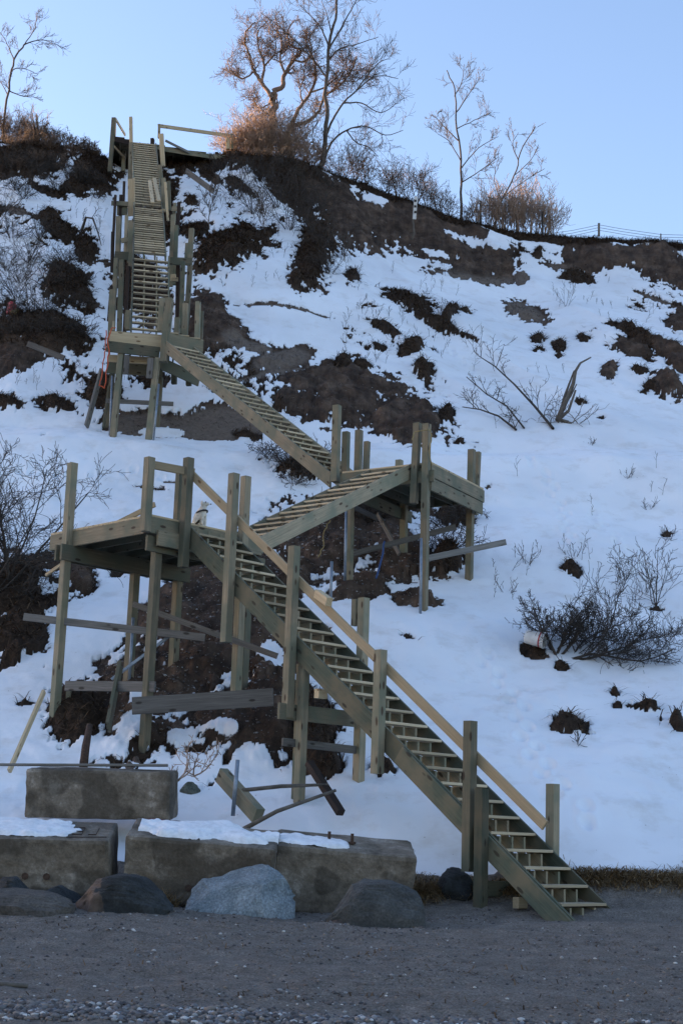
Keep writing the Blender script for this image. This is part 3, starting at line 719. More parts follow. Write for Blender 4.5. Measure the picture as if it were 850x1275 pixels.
# timber framework at both sides of the top run: (xt, yt, xb, yb, depth, width, thickness, material, buried?)
for a in [(163, 146, 163.5, 178, 57, .12, .12, 'fresh', 0), (163.5, 178, 162, 226, 55, .14, .14, 'post', 0), (163, 223, 163, 269, 49.5, .20, .05, 'fresh', 0), (167.5, 222, 167.5, 268, 49.4, .05, .05, 'fresh', 0),  # top length of the first post in paler lumber, its sunlight put into colour
          (164, 275, 162, 332, 45.5, .16, .14, 'post', 0), (158, 268, 156.5, 314, 46, .10, .10, 'post', 0), (148, 270, 147, 319, 46.5, .15, .14, 'post', 0), (145, 322, 143, 364, 44.5, .12, .14, 'post', 0),
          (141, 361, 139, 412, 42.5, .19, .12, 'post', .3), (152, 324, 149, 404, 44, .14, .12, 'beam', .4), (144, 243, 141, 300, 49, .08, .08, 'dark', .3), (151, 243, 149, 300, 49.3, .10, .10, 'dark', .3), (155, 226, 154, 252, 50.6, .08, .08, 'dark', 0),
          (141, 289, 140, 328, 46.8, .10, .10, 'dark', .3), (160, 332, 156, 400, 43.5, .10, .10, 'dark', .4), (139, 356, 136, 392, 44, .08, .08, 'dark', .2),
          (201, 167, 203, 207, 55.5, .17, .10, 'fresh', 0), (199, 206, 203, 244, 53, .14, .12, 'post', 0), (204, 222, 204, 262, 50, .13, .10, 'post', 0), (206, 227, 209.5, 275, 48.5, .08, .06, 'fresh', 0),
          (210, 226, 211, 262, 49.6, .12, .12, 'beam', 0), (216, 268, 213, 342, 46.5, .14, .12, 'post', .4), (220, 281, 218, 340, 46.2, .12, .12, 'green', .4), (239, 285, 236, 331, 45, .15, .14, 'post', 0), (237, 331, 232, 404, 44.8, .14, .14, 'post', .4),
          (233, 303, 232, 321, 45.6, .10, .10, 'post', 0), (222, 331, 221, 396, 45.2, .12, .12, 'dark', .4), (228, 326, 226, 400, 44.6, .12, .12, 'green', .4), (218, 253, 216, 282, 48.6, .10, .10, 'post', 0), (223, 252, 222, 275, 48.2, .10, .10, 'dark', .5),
          (231, 378, 230, 428, 42, .16, .12, 'post', .4), (216, 342, 216, 350, 45, .16, .1, 'fresh', 0)]:
    post_px(a[0], a[1], a[2], a[3], a[4], w=a[5], t=a[6], mat=a[7], side=sa, bury=a[8])
for a in [(139, 253, 160, 254, 49.2, .16, 'post'), (146, 262, 159, 262, 49.3, .34, 'beam'), (143, 318, 160, 319, 45.0, .26, 'beam'), (151, 300, 160, 298, 45.8, .16, 'post'), (214, 260, 227, 261, 48.4, .16, 'post'), (212, 325, 239, 326, 44.9, .24, 'beam'),
          (214, 348, 222, 348, 44.9, .12, 'fresh'), (197, 264, 206, 262, 48.9, .12, 'fresh')]:
    pb('cross_beam', a[0], a[1], a[2], a[3], a[4], a[5], .06, a[6])
# loose boards lying on the treads
for nm, a in (('loose_board', (186.5, 229, 190, 256, 50.0)), ('loose_board', (192, 226, 198, 254, 50.0))):
    board(nm, at(a[0], a[1], 51.2)+up*.12, at(a[2], a[3], 49.0)+up*.10, .13, .04, 'fresh', stair, side=(1, 0, 0))

# deck at the top of the bluff --------------------------------------------------
ZT = q3.z
tl = [at(138, 172, 57.6), at(163, 176, 58.0), at(163, 170, 62.5), at(142, 168, 62.5)]
tl = [(p.x, p.y) for p in tl]
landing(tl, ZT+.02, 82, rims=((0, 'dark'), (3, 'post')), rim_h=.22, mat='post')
tr = [at(205, 178, 58.4), at(290, 187, 59.2), at(290, 180, 63.5), at(205, 172, 62.5)]
landing([(p.x, p.y) for p in tr], ZT-.02, 82, rims=((0, 'post'), (1, 'post')), rim_h=.20, mat='post')
t0 = at(165, 176, 58.1); t1 = at(205, 178, 58.3)
landing([(t0.x, t0.y), (t1.x, t1.y), (t1.x, t1.y+4.2), (t0.x, t0.y+4.2)], ZT, 82, rims=((0, 'post'),), rim_h=.22, mat='post')
for a in [(142, 147, 138, 200, 57.6, .15, .15, 'post', .5), (143.5, 147, 142.5, 170, 60, .10, .10, 'fresh', 0), (198.5, 155, 198, 172, 57.8, .08, .12, 'fresh', 0), (284, 172, 284, 186, 59.6, .14, .14, 'fresh', 0), (289, 167, 289, 186, 59.8, .10, .10, 'post', 0), (190, 173, 190, 182, 60, .14, .2, 'dark', 0),
          (155, 180, 154, 202, 59.0, .14, .14, 'post', .4), (213, 188, 213, 210, 59.3, .14, .14, 'dark', .4), (240, 190, 240, 205, 59.6, .14, .14, 'dark', .4), (270, 190, 270, 205, 59.8, .14, .14, 'dark', .4)]:
    post_px(a[0], a[1], a[2], a[3], a[4], w=a[5], t=a[6], mat=a[7], side=sa, bury=a[8])
pb('handrail', 197, 156.5, 290, 169.5, 57.9, .15, .05, 'fresh', 60.0)
pb('handrail', 144, 148, 156, 168, 57.9, .12, .05, 'fresh', 61.5)
pb('brace_board', 140, 180, 155, 196, 57.7, .10, .05, 'fresh', 58.8)
pb('brace_board', 206, 175, 236, 190, 58.2, .10, .05, 'grey', 58.6)

# ------------------------------------------------------------------ loose timber, pipes, ropes
def lone(name, x0, y0, D0, x1, y1, D1, w, t, mat, label, cat='board'):
    o = board(name, at(x0, y0, D0), at(x1, y1, D1), w, t, mat, None, side=(0, 0, 1)); return tag(o, label, cat)
def hitp(px, py, lift=0):
    p = hit(px, py); return Vector((p.x, p.y, Hs(p.x, p.y)+lift))
lone('plank', -20, 952, 21.9, 209, 953, 21.9, .035, .14, 'grey', 'long thin grey plank lying level across the top of the rear concrete block')
lone('plank', 12, 960, 23.6, 55, 861, 24.6, .09, .05, 'fresh', 'pale narrow plank leaning upright out of the snow at the left edge', 'board')
o = lone('timber', 276, 965, 22.5, 322, 1016, 21.7, .22, .14, 'post', 'short thick timber end sticking out of the snow behind the concrete blocks', 'timber')
lone('timber', 385, 950, 23.0, 424, 1012, 22.2, .10, .12, 'dark', 'dark rotten timber leaning among roots beside the support posts', 'timber')
lone('plank', 232, 213, 57.0, 266, 238, 55.2, .22, .06, 'grey', 'grey plank lying slanted on the snow right of the top stairs', 'board')
lone('plank', 108, 531, 39.6, 127, 461, 40.2, .19, .06, 'grey', 'grey plank leaning against the left side of the upper landing', 'board')
lone('plank', 129, 533, 39.9, 136, 482, 40.3, .14, .06, 'post', 'short tan plank leaning beside the taller grey plank at the upper landing', 'board')
lone('plank', 58, 716, 27.9, 77, 703, 27.6, .06, .05, 'fresh', 'small pale board end behind the left post of the lower landing', 'board')
lone('plank', 135, 905, 24.9, 150, 828, 25.6, .24, .06, 'beam', 'dark plank propped on the earth below the lower landing', 'board')
lone('plank', 470, 640, 33.0, 497, 690, 32.3, .10, .05, 'grey', 'dark thin board leaning in brush beneath the middle landing', 'board')
lone('plank', 405, 615, 32.8, 478, 650, 33.6, .12, .05, 'grey', 'long grey board lying on the brush under the second flight', 'board')
lone('plank', 35, 428, 41.5, 80, 446, 41.0, .16, .06, 'grey', 'old grey plank half buried in dark brush left of the upper landing', 'board')
rp = tube('rusty_post', [at(104, 956, 24.1), at(107, 930, 24.3), at(112, 903, 24.5)], [.07, .065, .05], 'rust', None, 7); tag(rp, 'rusty pitted iron post standing on the snow below the lower landing', 'post')
for (xa, ya, xb, yb, D, lab) in ((413, 699, 411, 757, 29.5, 'bare steel pipe standing in the earth beside the lower flight, behind the handrail block'), (296, 946, 290, 1016, 21.95, 'bare steel pipe standing in snow just behind the concrete blocks')):
    o = tube('steel_pipe', [at(xb, yb, D), at(xa, ya, D)], .03, 'steel', None, 8); tag(o, lab, 'pipe')
o = tube('stick', [at(300, 1036, 20.9)+up*.02, at(345, 1010, 21.1), at(418, 984, 21.3)], [.035, .03, .022], 'drift', None, 6); tag(o, 'bare grey stick lying slanted over the snowy concrete block', 'stick')
o = tube('stick', [at(302, 984, 22.0), at(350, 979, 22.2), at(408, 977, 22.6)], [.03, .03, .02], 'drift', None, 6); tag(o, 'level grey stick lying in the snow behind the concrete blocks', 'stick')
o = tube('stick', [hitp(-12, 1226, .02), hitp(35, 1225, .02)], [.02, .018], 'drift', None, 6); tag(o, 'dark straight stick lying on the sand at the left edge', 'stick')
pts = [at(133, 411, 38.85), at(131, 440, 38.8), at(127, 465, 38.8), at(124, 480, 38.8), at(130, 484, 38.8), at(133, 462, 38.8), at(136, 440, 38.8), at(134, 425, 38.75), at(139, 409, 38.8), at(144, 408, 38.85)]
o = tube('rope', rope(pts, .02, 5, 3), .016, 'rope_o', None, 5); tag(o, 'bright orange rope looped and hanging from the left corner of the upper landing', 'rope')
pts = [at(513, 548, 30.0), at(516, 538, 30.0), at(525, 536, 29.95), at(536, 535, 29.98), at(537, 547, 30.0), at(534, 562, 30.05), at(537, 580, 30.1)]
o = tube('rope', rope(pts, .008, 5, 4), .011, 'rope_t', None, 5); tag(o, 'tan rope tied round the doubled posts of the middle landing', 'rope')
pts = [at(411, 648, 29.2), at(403, 662, 29.3), at(402, 680, 29.4), at(396, 694, 29.4)]
o = tube('rope', rope(pts, .015, 5, 5), .011, 'rope_t', None, 5); tag(o, 'thin yellowish rope dangling under the second flight', 'rope')
o = tube('strap', rope([at(478, 674, 31.5), at(476, 690, 31.4), at(468, 720, 31.0)], .01, 4, 6), .022, 'strap', None, 5); tag(o, 'blue strap hanging from the grey brace board under the middle landing', 'strap')

# ------------------------------------------------------------------ concrete blocks
def remesh_block(name, c0, size, rot, label, seed, cham=.05):
    """c0 = lower front left corner"""
    bm = bmesh.new(); bmesh.ops.create_cube(bm, size=1)
    for v in bm.verts: v.co = Vector(((v.co.x+.5)*size[0], (v.co.y+.5)*size[1], (v.co.z+.5)*size[2]))
    bmesh.ops.bevel(bm, geom=bm.edges[:], offset=cham, segments=2, affect='EDGES', profile=.6)
    bmesh.ops.subdivide_edges(bm, edges=[e for e in bm.edges if e.calc_length() > .3], cuts=7, use_grid_fill=True)
    me = bpy.data.meshes.new(name); bm.normal_update()
    for v in bm.verts:
        x, y, z = v.co
        k = .018*float(fbm(np.array([x*3+seed]), np.array([z*3+y*2.3]), 3, seed)[0]) + .01*float(fbm(np.array([x*14]), np.array([z*14+y*9]), 2, seed)[0])
        v.co += v.normal*k
    bm.to_mesh(me); bm.free(); me.materials.append(M['concrete']); me.update()
    o = bpy.data.objects.new(name, me); link(o)
    place(o, Matrix.Translation(Vector(c0))@Matrix.Rotation(R(rot[2]), 4, 'Z')@Matrix.Rotation(R(rot[0]), 4, 'X')@Matrix.Rotation(R(rot[1]), 4, 'Y'), None)
    tag(o, label, 'block'); return o
TI = 17
blk = []
c = at(-62, 1113, 19.9); blk.append(remesh_block('concrete_block', c, (2.0, .85, .74), (TI, -.5, 0), 'leftmost front concrete block with snow on its top and a scratched bare corner', 3))
c = at(150, 1122, 20.0); blk.append(remesh_block('concrete_block', c, (1.92, .85, .86), (TI, 3.5, -2), 'middle front concrete block under the widest cap of snow, beside the pale boulder', 5))
c = at(336, 1136, 20.15); blk.append(remesh_block('concrete_block', c, (1.80, .85, .88), (TI-2, 3.5, 3), 'right front concrete block with two rusty bolts and icy bare top', 8, .06))
c = at(30, 1018, 21.8); blk.append(remesh_block('concrete_block', c, (2.05, .7, .68), (5, -.5, -4), 'rear concrete block standing alone behind the front row, stained top with thin ice', 12))
# rusty bolts on the right block
bo = blk[2]
for x_ in (.68, .98):
    F = WORLD[bo.name]; p = F @ Vector((x_, .35, .86)); q = p+Vector((0, 0, .16))
    V, Fc = tube_vf([p, q], [.022, .022], 6); o = mesh_obj('bolt', V, Fc, 'rust', bo, Matrix.Translation(p))
    V, Fc = tube_vf([p+Vector((0, 0, .03)), p+Vector((0, 0, .055))], [.05, .05], 8); mesh_obj('washer', V, Fc, 'rust', o, Matrix.Translation(p))
for b_, xs in ((blk[0], (.95, 1.22)), (blk[1], (.85,1.05))):
    for x_ in xs:
        F = WORLD[b_.name]; p = F @ Vector((x_, -.012, .26)); V, Fc = tube_vf([p-Vector((0, .01, 0)), p+Vector((0, .05, 0))], [.045, .045], 8); mesh_obj('rusty_socket', V, Fc, 'rust', b_, Matrix.Translation(p))
F = WORLD[blk[0].name]
for (x0, y0, x1, y1) in ((1.80, .22, 1.80, .5), (1.80, .22, 1.70, .22), (1.62, .20, 1.62, .5), (1.62, .20, 1.50, .20), (1.62, .35, 1.53, .35), (1.62, .5, 1.50, .5), (1.45, .08, 1.95, .13)):
    p = F @ Vector((x0, y0, .748)); q = F @ Vector((x1, y1, .748)); board('carved_stroke', p, q, .012, .008, 'dark', blk[0], side=F.to_3x3() @ Vector((0, 0, 1)))
V = [F2 @ Vector((x, y, .868)) for F2 in (WORLD[blk[1].name],) for x, y in ((.10, .5), (.45, .56), (.85, .62), (.8, .78), (.2, .80), (.08, .68))]; mesh_obj('red_paint_mark', V, [tuple(range(6))], 'redpaint', blk[1], WORLD[blk[1].name])
# snow caps
def cap(b_, x0, x1, y0, y1, zt, th, label, seed):
    F = WORLD[b_.name]; nx, ny = 60, 26; V = []; Fc = []
    for j in range(ny+1):
        for i in range(nx+1):
            u = i/nx; v = j/ny; x = x0+(x1-x0)*u; y = y0+(y1-y0)*v
            n = float(fbm(np.array([x*2.6+seed]), np.array([y*3.8]), 3, seed)[0]); n2_ = float(fbm(np.array([x*13.]), np.array([y*13.]), 2, seed+9)[0])
            m_ = 1-abs(2*u-1)**3.2-abs(2*v-1)**3.0+.75*n+.22*n2_
            h = th*math.sin(min(1, max(0, m_)/.95)*1.5708)*(1+.3*n)+.008*n2_+.012 - .05*max(0, min(1, -m_*5+.3))
            wy = .05*float(fbm(np.array([x*2.2]), np.array([7.]), 2, seed+3)[0])
            V.append(F @ Vector((x, y+wy, zt+h-.02)))
    for j in range(ny):
        for i in range(nx):
            a = j*(nx+1)+i; Fc.append((a, a+1, a+nx+2, a+nx+1))
    o = mesh_obj('snow_cap', V, Fc, 'snow', None, F, True); tag(o, label, 'snow', kind='stuff'); return o
cap(blk[0], -.1, 1.60, .10, .82, .74, .06, 'snow lying on the leftmost front concrete block', 5)
cap(blk[1], .12, 1.92, .09, .78, .86, .085, 'thick snow lying on the middle front concrete block', 6)
cap(blk[2], -.08, .95, .10, .55, .88, .05, 'tongue of snow running onto the right front concrete block', 7)

# ------------------------------------------------------------------ rocks
def rock(name, px, py, D, sx, sy, sz, rotz, mat, label, seed, prof=None, amp=.07, lo=.76, group=None):
    """px,py = foot; sz = visible height; prof = outline heights along x"""
    rr = random.Random(seed); bm = bmesh.new(); bmesh.ops.create_icosphere(bm, subdivisions=5, radius=1)
    co = np.array([v.co[:] for v in bm.verts]); co = np.sign(co)*np.abs(co)**.5; co /= np.abs(co).max()
    for _ in range(15):
        n = np.array([rr.uniform(-1, 1), rr.uniform(-1, 1), rr.uniform(-.5, 1)]); n /= np.linalg.norm(n); sup = (co@n).max(); d = sup*rr.uniform(min(lo-.08, .9), .94)
        k = np.maximum(co@n-d, 0); co = co-np.outer(k, n)*.97
    pr = prof or [(-1, .5), (-.5, .9), (0, 1), (.6, .85), (1, .5)]
    p_ = np.interp(co[:, 0], [q_[0] for q_ in pr], [q_[1] for q_ in pr]); zz = co[:, 2]; co[:, 2] = np.where(zz > 0, zz*p_, zz*.5)
    nz = fbm(co[:, 0]*1.9+seed, co[:, 1]*1.9+co[:, 2]*2.4, 5, seed, .6); nz2 = np.abs(fbm(co[:, 0]*5+seed, co[:, 2]*5+co[:, 1]*4, 3, seed+4, .6))
    nz3 = fbm(co[:, 0]*16+seed, co[:, 2]*16+co[:, 1]*13, 3, seed+8, .6); co = co*(1+amp*nz-amp*.9*nz2+.012*nz3)[:, None]*np.array([sx, sy, sz])
    for v, c_ in zip(bm.verts, co): v.co = Vector(c_)
    me = bpy.data.meshes.new(name); bm.to_mesh(me); bm.free(); me.materials.append(M[mat])
    me.polygons.foreach_set('use_smooth', [False]*len(me.polygons)); me.update()
    o = bpy.data.objects.new(name, me); link(o); p = at(px, py, D); gz = Hs(p.x, p.y)
    place(o, Matrix.Translation((p.x, p.y, gz-.03))@Matrix.Rotation(R(rotz), 4, 'Z'), None); return tag(o, label, 'rock', group)
rock('boulder', 297, 1130, 19.35, .70, .5, .76, 0, 'rock_blue', 'large pale blue grey boulder on the sand against the concrete blocks', 4, [(-1, .4), (-.85, .68), (-.4, .72), (0, .86), (.35, 1), (.75, .96), (1, .72)])
rock('boulder', 466, 1146, 18.95, .62, .42, .56, 0, 'rock_grey', 'dark grey flat topped boulder with a brown toe, right of the pale boulder', 19, [(-1, .2), (-.75, .45), (-.45, .9), (-.2, 1), (.3, 1.0), (.8, .88), (1, .8)], lo=.93)
rock('rock', 422, 1148, 18.75, .20, .2, .16, 0, 'rock_brown', 'low brown stone tucked against the left foot of the dark grey boulder', 14, [(-1, .15), (0, .7), (1, 1)])
rock('boulder', 147, 1151, 18.75, .68, .42, .44, 0, 'rock_two', 'black rounded boulder with a brown left end on the sand, before the gap between blocks', 16, [(-1, .45), (-.8, .68), (-.3, .86), (0, 1), (.4, .95), (.75, .65), (1, .2)], lo=.80)
rock('rock', 24, 1160, 18.3, .62, .5, .30, 0, 'rock_slab', 'flat grey brown slab of rock on the sand at the left edge', 21, [(-1, 1), (0, .95), (.6, .8), (1, .6)], lo=.85)
rock('rock', 12, 1125, 19.2, .36, .35, .34, 0, 'rock_dark', 'black rough rock at the left edge below the leftmost block', 25)
rock('rock', 75, 1128, 19.15, .32, .3, .24, 0, 'rock_dark', 'low black rock behind the brown end of the black boulder', 27)
rock('rock', 568, 1112, 21.0, .26, .3, .33, 0, 'rock_dark', 'black rock in the straw behind the lowest stair post', 29)
rock('rock', 164, 922, 24.3, .09, .09, .12, 0, 'rock_brown', 'small tan cobble on the snow beneath the lower landing', 31)
rock('rock', 172, 916, 24.5, .07, .08, .11, 0, 'rock_brown', 'smaller round cobble touching the tan cobble below the lower landing', 33)
rock('rock', 240, 935, 23.6, .16, .12, .16, 0, 'rock_green', 'greenish angular stone on the earth behind the rear concrete block', 35)
rock('rock', 226, 835, 25.6, .12, .1, .13, 0, 'rock_brown', 'squarish tan stone on the bare earth under the lower landing', 37)
rock('rock', 215, 830, 25.7, .07, .07, .08, 0, 'rock_pale', 'small pale stone beside the squarish tan stone under the lower landing', 38)
# ------------------------------------------------------------------ bare woody plants
def grow(out, p, d, ln, r, lvl, P, rr):
    n = P.get('seg', 5); pts = [p.copy()]; rad = [r]; dirs = []
    for i in range(n):
        j = Vector((rr.gauss(0, 1), rr.gauss(0, 1), rr.gauss(0, 1)))*P['gnarl']*(1.0 if lvl else P.get('g0', .5))
        d = (d+j+Vector((0, 0, P['up']*(.3 if lvl == 0 else 1)))).normalized(); dirs.append(d.copy())
        p = p+d*ln/n; pts.append(p.copy()); rad.append(max(P['rmin'], r*(1-(1-P['taper'])*(i+1)/n)))
    out.append((pts, rad, lvl))
    if lvl >= P['levels']: return
    k = P['kids'][lvl]; k = max(1, int(round(k*rr.uniform(.8, 1.2)))); t0 = P['from'][min(lvl, len(P['from'])-1)]
    for i in range(k):
        t = t0+(1-t0)*((i+rr.random()*.8)/k); t = min(t, .999); q = t*n; a = int(q); f = q-a
        pp = pts[a].lerp(pts[a+1], f); rp = rad[a]*(1-f)+rad[a+1]*f; dd_ = dirs[a]
        ax = dd_.orthogonal().normalized(); ax.rotate(Matrix.Rotation(rr.uniform(0, 6.283), 3, dd_)); nd = dd_.copy(); nd.rotate(Matrix.Rotation(R(P['ang']*rr.uniform(.6, 1.35)), 3, ax))
        grow(out, pp, nd, ln*P['lr']*rr.uniform(.65, 1.2)*(1.15-.55*t if lvl == 0 else 1), max(P['rmin'], rp*P['rr']), lvl+1, P, rr)
def plant(name, base, P, mat, label, cat, seed, group=None, stems=1, spreadang=0, lean=(0, 0, 1), h=2., r=.03, split=False):
    rr = random.Random(seed); out = []
    for s_ in range(stems):
        d = Vector(lean).normalized()
        if stems > 1:
            a = 6.283*(s_+rr.random()*.7)/stems; k = math.tan(R(spreadang))*rr.uniform(.35, 1.1); d = (d+Vector((math.cos(a)*k, math.sin(a)*k, 0))).normalized()
        grow(out, Vector(base)+Vector((rr.uniform(-.05, .05), rr.uniform(-.05, .05), -.12)), d, h*rr.uniform(.75, 1.1), r*rr.uniform(.8, 1.1), 0, P, rr)
    F = Matrix.Translation(Vector(base))
    def build(nm, sel, parent):
        V = []; Fc = []
        for pts, rad, lvl in sel:
            v, f = tube_vf(pts, rad, 3 if rad[0] < .02 else 6, cap=False); k = len(V); V += v; Fc += [tuple(i+k for i in g) for g in f]
        return mesh_obj(nm, V, Fc, mat, parent, F, True)
    if split:
        o = bpy.data.objects.new(name, None); link(o); place(o, F, None)
        build('trunk', [q for q in out if q[2] == 0], o); build('crown', [q for q in out if q[2] > 0], o)
    else: o = build(name, out, None)
    return tag(o, label, cat, group)
OAK = dict(gnarl=.30, up=.05, levels=5, kids=[7, 5, 4, 4, 3], **{'from': [.35, .25, .2]}, ang=52, lr=.66, rr=.62, rmin=.010, taper=.55, seg=6, g0=.35)
SLIM = dict(gnarl=.10, up=.07, levels=3, kids=[20, 6, 4], **{'from': [.28, .2, .2]}, ang=44, lr=.34, rr=.42, rmin=.008, taper=.25, seg=7, g0=.3)
SAP = dict(gnarl=.12, up=.09, levels=3, kids=[10, 6, 4], **{'from': [.2, .15, .2]}, ang=40, lr=.46, rr=.5, rmin=.008, taper=.3, seg=6, g0=.5)
BUSH = dict(gnarl=.20, up=.03, levels=3, kids=[6, 5, 4], **{'from': [.15, .15, .2]}, ang=42, lr=.52, rr=.6, rmin=.006, taper=.4, seg=5)
BRAM = dict(gnarl=.24, up=.0, levels=2, kids=[5, 4], **{'from': [.1, .1]}, ang=45, lr=.6, rr=.55, rmin=.0055, taper=.4, seg=6)
def crest_pt(px, D, dz=0):
    s = (at(px, 230, D)).x; return Vector((s, D, Hs(s, D)+dz))
def guided(name, D, limbs, mat, label, seed, P, kids, kl, kr=.45, depth=.5, ox=0, oy=0, sc=1.0):
    """main limbs follow traced courses at distance D with their own spread in depth; side branches grow from them"""
    rr = random.Random(seed); trunk = []; crown = []
    for li, (r0, r1, pts) in enumerate(limbs):
        sw = rr.uniform(-1, 1)*depth if li else 0
        W = [at(ox+x/sc, oy+y/sc, D+(sw*(i/max(1, len(pts)-1)) if li else 0)) for i, (x, y) in enumerate(pts)]
        fine = []
        for i in range(len(W)-1):
            p0_, p1_, p2_, p3_ = W[max(i-1, 0)], W[i], W[i+1], W[min(i+2, len(W)-1)]
            for k in range(4):
                t = k/4; fine.append(.5*((2*p1_)+(p2_-p0_)*t+(2*p0_-5*p1_+4*p2_-p3_)*t*t+(3*p1_-p0_-3*p2_+p3_)*t**3))
        fine.append(W[-1]); n = len(fine)
        fine = [q+Vector((rr.gauss(0, 1), rr.gauss(0, 1), rr.gauss(0, .6)))*(r1*.5+.006) if 0 < i < n-1 else q for i, q in enumerate(fine)]
        rad = [r0+(r1-r0)*(i/(n-1))**.8 for i in range(n)]
        if li == 0: base = fine[0].copy(); fine[0] = fine[0]-Vector((0, 0, .5)); trunk.append((fine, rad, 0))
        else: crown.append((fine, rad, 0))
        nk = kids if li else max(2, kids//4)
        if name == 'bare_tree' and mat == 'barkwarm': rad = [q_*.78 for q_ in rad]; (trunk if li == 0 else crown)[-1] = (fine, rad, 0)
        for k in range(nk):
            i = int((.25+.74*(k+rr.random())/nk)*(n-1)); i = min(i, n-2); d = (fine[i+1]-fine[i]).normalized()
            ax = d.orthogonal().normalized(); ax.rotate(Matrix.Rotation(rr.uniform(0, 6.283), 3, d)); nd = d.copy(); nd.rotate(Matrix.Rotation(R(rr.uniform(25, 65)), 3, ax))
            grow(crown, fine[i], nd, kl*rr.uniform(.5, 1.15), max(P['rmin'], rad[i]*kr), 1, P, rr)
    F = Matrix.Translation(base); o = bpy.data.objects.new(name, None); link(o); place(o, F, None)
    for nm, sel in (('trunk', trunk), ('crown', crown)):
        V = []; Fc = []
        for pts, rad, lvl in sel:
            v, f = tube_vf(pts, rad, 3 if rad[0] < .02 else 7, cap=False); k = len(V); V += v; Fc += [tuple(i+k for i in g) for g in f]
        mesh_obj(nm, V, Fc, mat, o, F, True)
    return tag(o, label, 'tree')
OT = dict(gnarl=.28, up=.04, levels=3, kids=[0, 6, 5], **{'from': [.2, .15, .1]}, ang=46, lr=.72, rr=.5, rmin=.0065, taper=.35, seg=6)
ST = dict(gnarl=.12, up=.05, levels=3, kids=[0, 5, 3], **{'from': [.2, .2, .15]}, ang=36, lr=.66, rr=.5, rmin=.006, taper=.3, seg=6)
q = dict(ox=260, oy=0, sc=3.27)
guided('bare_tree', 60.7, [(.24, .19, [(252, 640), (250, 560), (250, 450), (262, 372)]),
    (.13, .03, [(258, 400), (215, 335), (185, 290), (170, 240), (150, 190), (150, 130), (190, 90)]), (.09, .02, [(215, 335), (225, 270), (205, 200), (200, 130), (240, 85)]),
    (.16, .03, [(262, 372), (300, 350), (310, 300), (345, 245), (375, 210), (330, 180), (320, 130), (350, 80)]), (.08, .02, [(310, 300), (290, 240), (300, 170), (270, 110)]), (.06, .02, [(225, 270), (260, 230), (275, 190), (265, 140)]),
    (.06, .015, [(185, 290), (140, 320), (100, 300), (80, 270)]), (.07, .02, [(345, 245), (390, 250), (420, 210), (410, 160), (430, 120)]), (.05, .02, [(250, 420), (205, 440), (180, 395)])],
    'barkwarm', 'gnarled bare tree with twisting sunlit limbs left of the slim tall tree', 12, OT, 15, .72, **q)
guided('bare_tree', 60.9, [(.15, .13, [(325, 640), (325, 560), (340, 500)]), (.12, .03, [(340, 500), (375, 430), (415, 375), (435, 300), (420, 230), (400, 180), (400, 110)]),
    (.12, .03, [(335, 515), (410, 490), (450, 450), (470, 390), (520, 360), (580, 290), (600, 230)]), (.06, .02, [(415, 375), (480, 350), (540, 290), (570, 210)]), (.05, .02, [(385, 420), (370, 360), (390, 310), (375, 260)]), (.05, .015, [(470, 400), (530, 330), (560, 250), (550, 170)]), (.05, .015, [(520, 360), (560, 330), (600, 330), (650, 290)])],
    'barkwarm', 'twisting bare tree arching right, between the gnarled tree and the slim tall tree', 43, OT, 14, .7, **q)
guided('bare_tree', 60.4, [(.13, .045, [(455, 700), (466, 640), (475, 560), (476, 450), (478, 320), (490, 180), (510, 80), (520, -40)]),
    (.05, .012, [(480, 320), (440, 260), (390, 205), (300, 120), (210, 50)]), (.045, .012, [(488, 190), (460, 120), (410, 60), (370, 20)]), (.05, .012, [(489, 200), (540, 110), (590, 20), (620, -40)]), (.045, .012, [(483, 250), (530, 200), (600, 180), (690, 150)]),
    (.06, .012, [(473, 560), (530, 440), (600, 370), (680, 310), (770, 320)]), (.06, .012, [(468, 660), (500, 580), (560, 530), (640, 515), (720, 550), (790, 530)]), (.04, .012, [(545, 420), (620, 420), (700, 460), (760, 420)]), (.035, .01, [(470, 640), (430, 600), (420, 540), (440, 500)]), (.035, .01, [(497, 130), (480, 60), (460, 0)]), (.04, .01, [(600, 370), (650, 300), (700, 250), (740, 240)]), (.035, .01, [(560, 530), (600, 580), (650, 600), (690, 640)])],
    'bark', 'tall slim grey bare tree rising out of the top of the picture', 5, ST, 8, 1.0, **q)
q = dict(ox=425, oy=50, sc=2.0)
guided('bare_tree', 60.5, [(.065, .02, [(297, 455), (297, 380), (297, 300), (285, 200), (280, 120), (262, 75)]), (.03, .01, [(297, 320), (340, 270), (390, 240)]), (.03, .01, [(290, 250), (250, 210), (232, 190)]), (.03, .01, [(285, 180), (320, 130), (345, 90)]), (.03, .01, [(297, 355), (345, 325), (390, 290)]), (.025, .01, [(281, 140), (300, 100), (305, 60)]), (.025, .01, [(296, 300), (265, 250), (240, 235)]), (.025, .01, [(288, 220), (330, 200), (370, 180)])],
    'bark', 'slender bare tree alone against the sky on the right part of the crest', 8, dict(ST, lr=.62, kids=[0, 5, 3]), 7, .62, **q)
guided('bare_tree', 60.6, [(.05, .02, [(378, 470), (388, 435), (400, 395), (430, 340), (445, 280), (482, 215)]), (.025, .01, [(410, 385), (455, 350), (505, 320)]), (.025, .01, [(398, 400), (380, 350), (385, 310)]), (.025, .01, [(440, 300), (425, 260), (440, 230)]), (.02, .01, [(432, 335), (470, 300), (490, 260)])],
    'bark', 'bare sapling leaning right beside the slender lone tree', 15, dict(ST, lr=.62, kids=[0, 5, 3]), 6, .55, **q)
q = dict(ox=0, oy=0, sc=2.0)
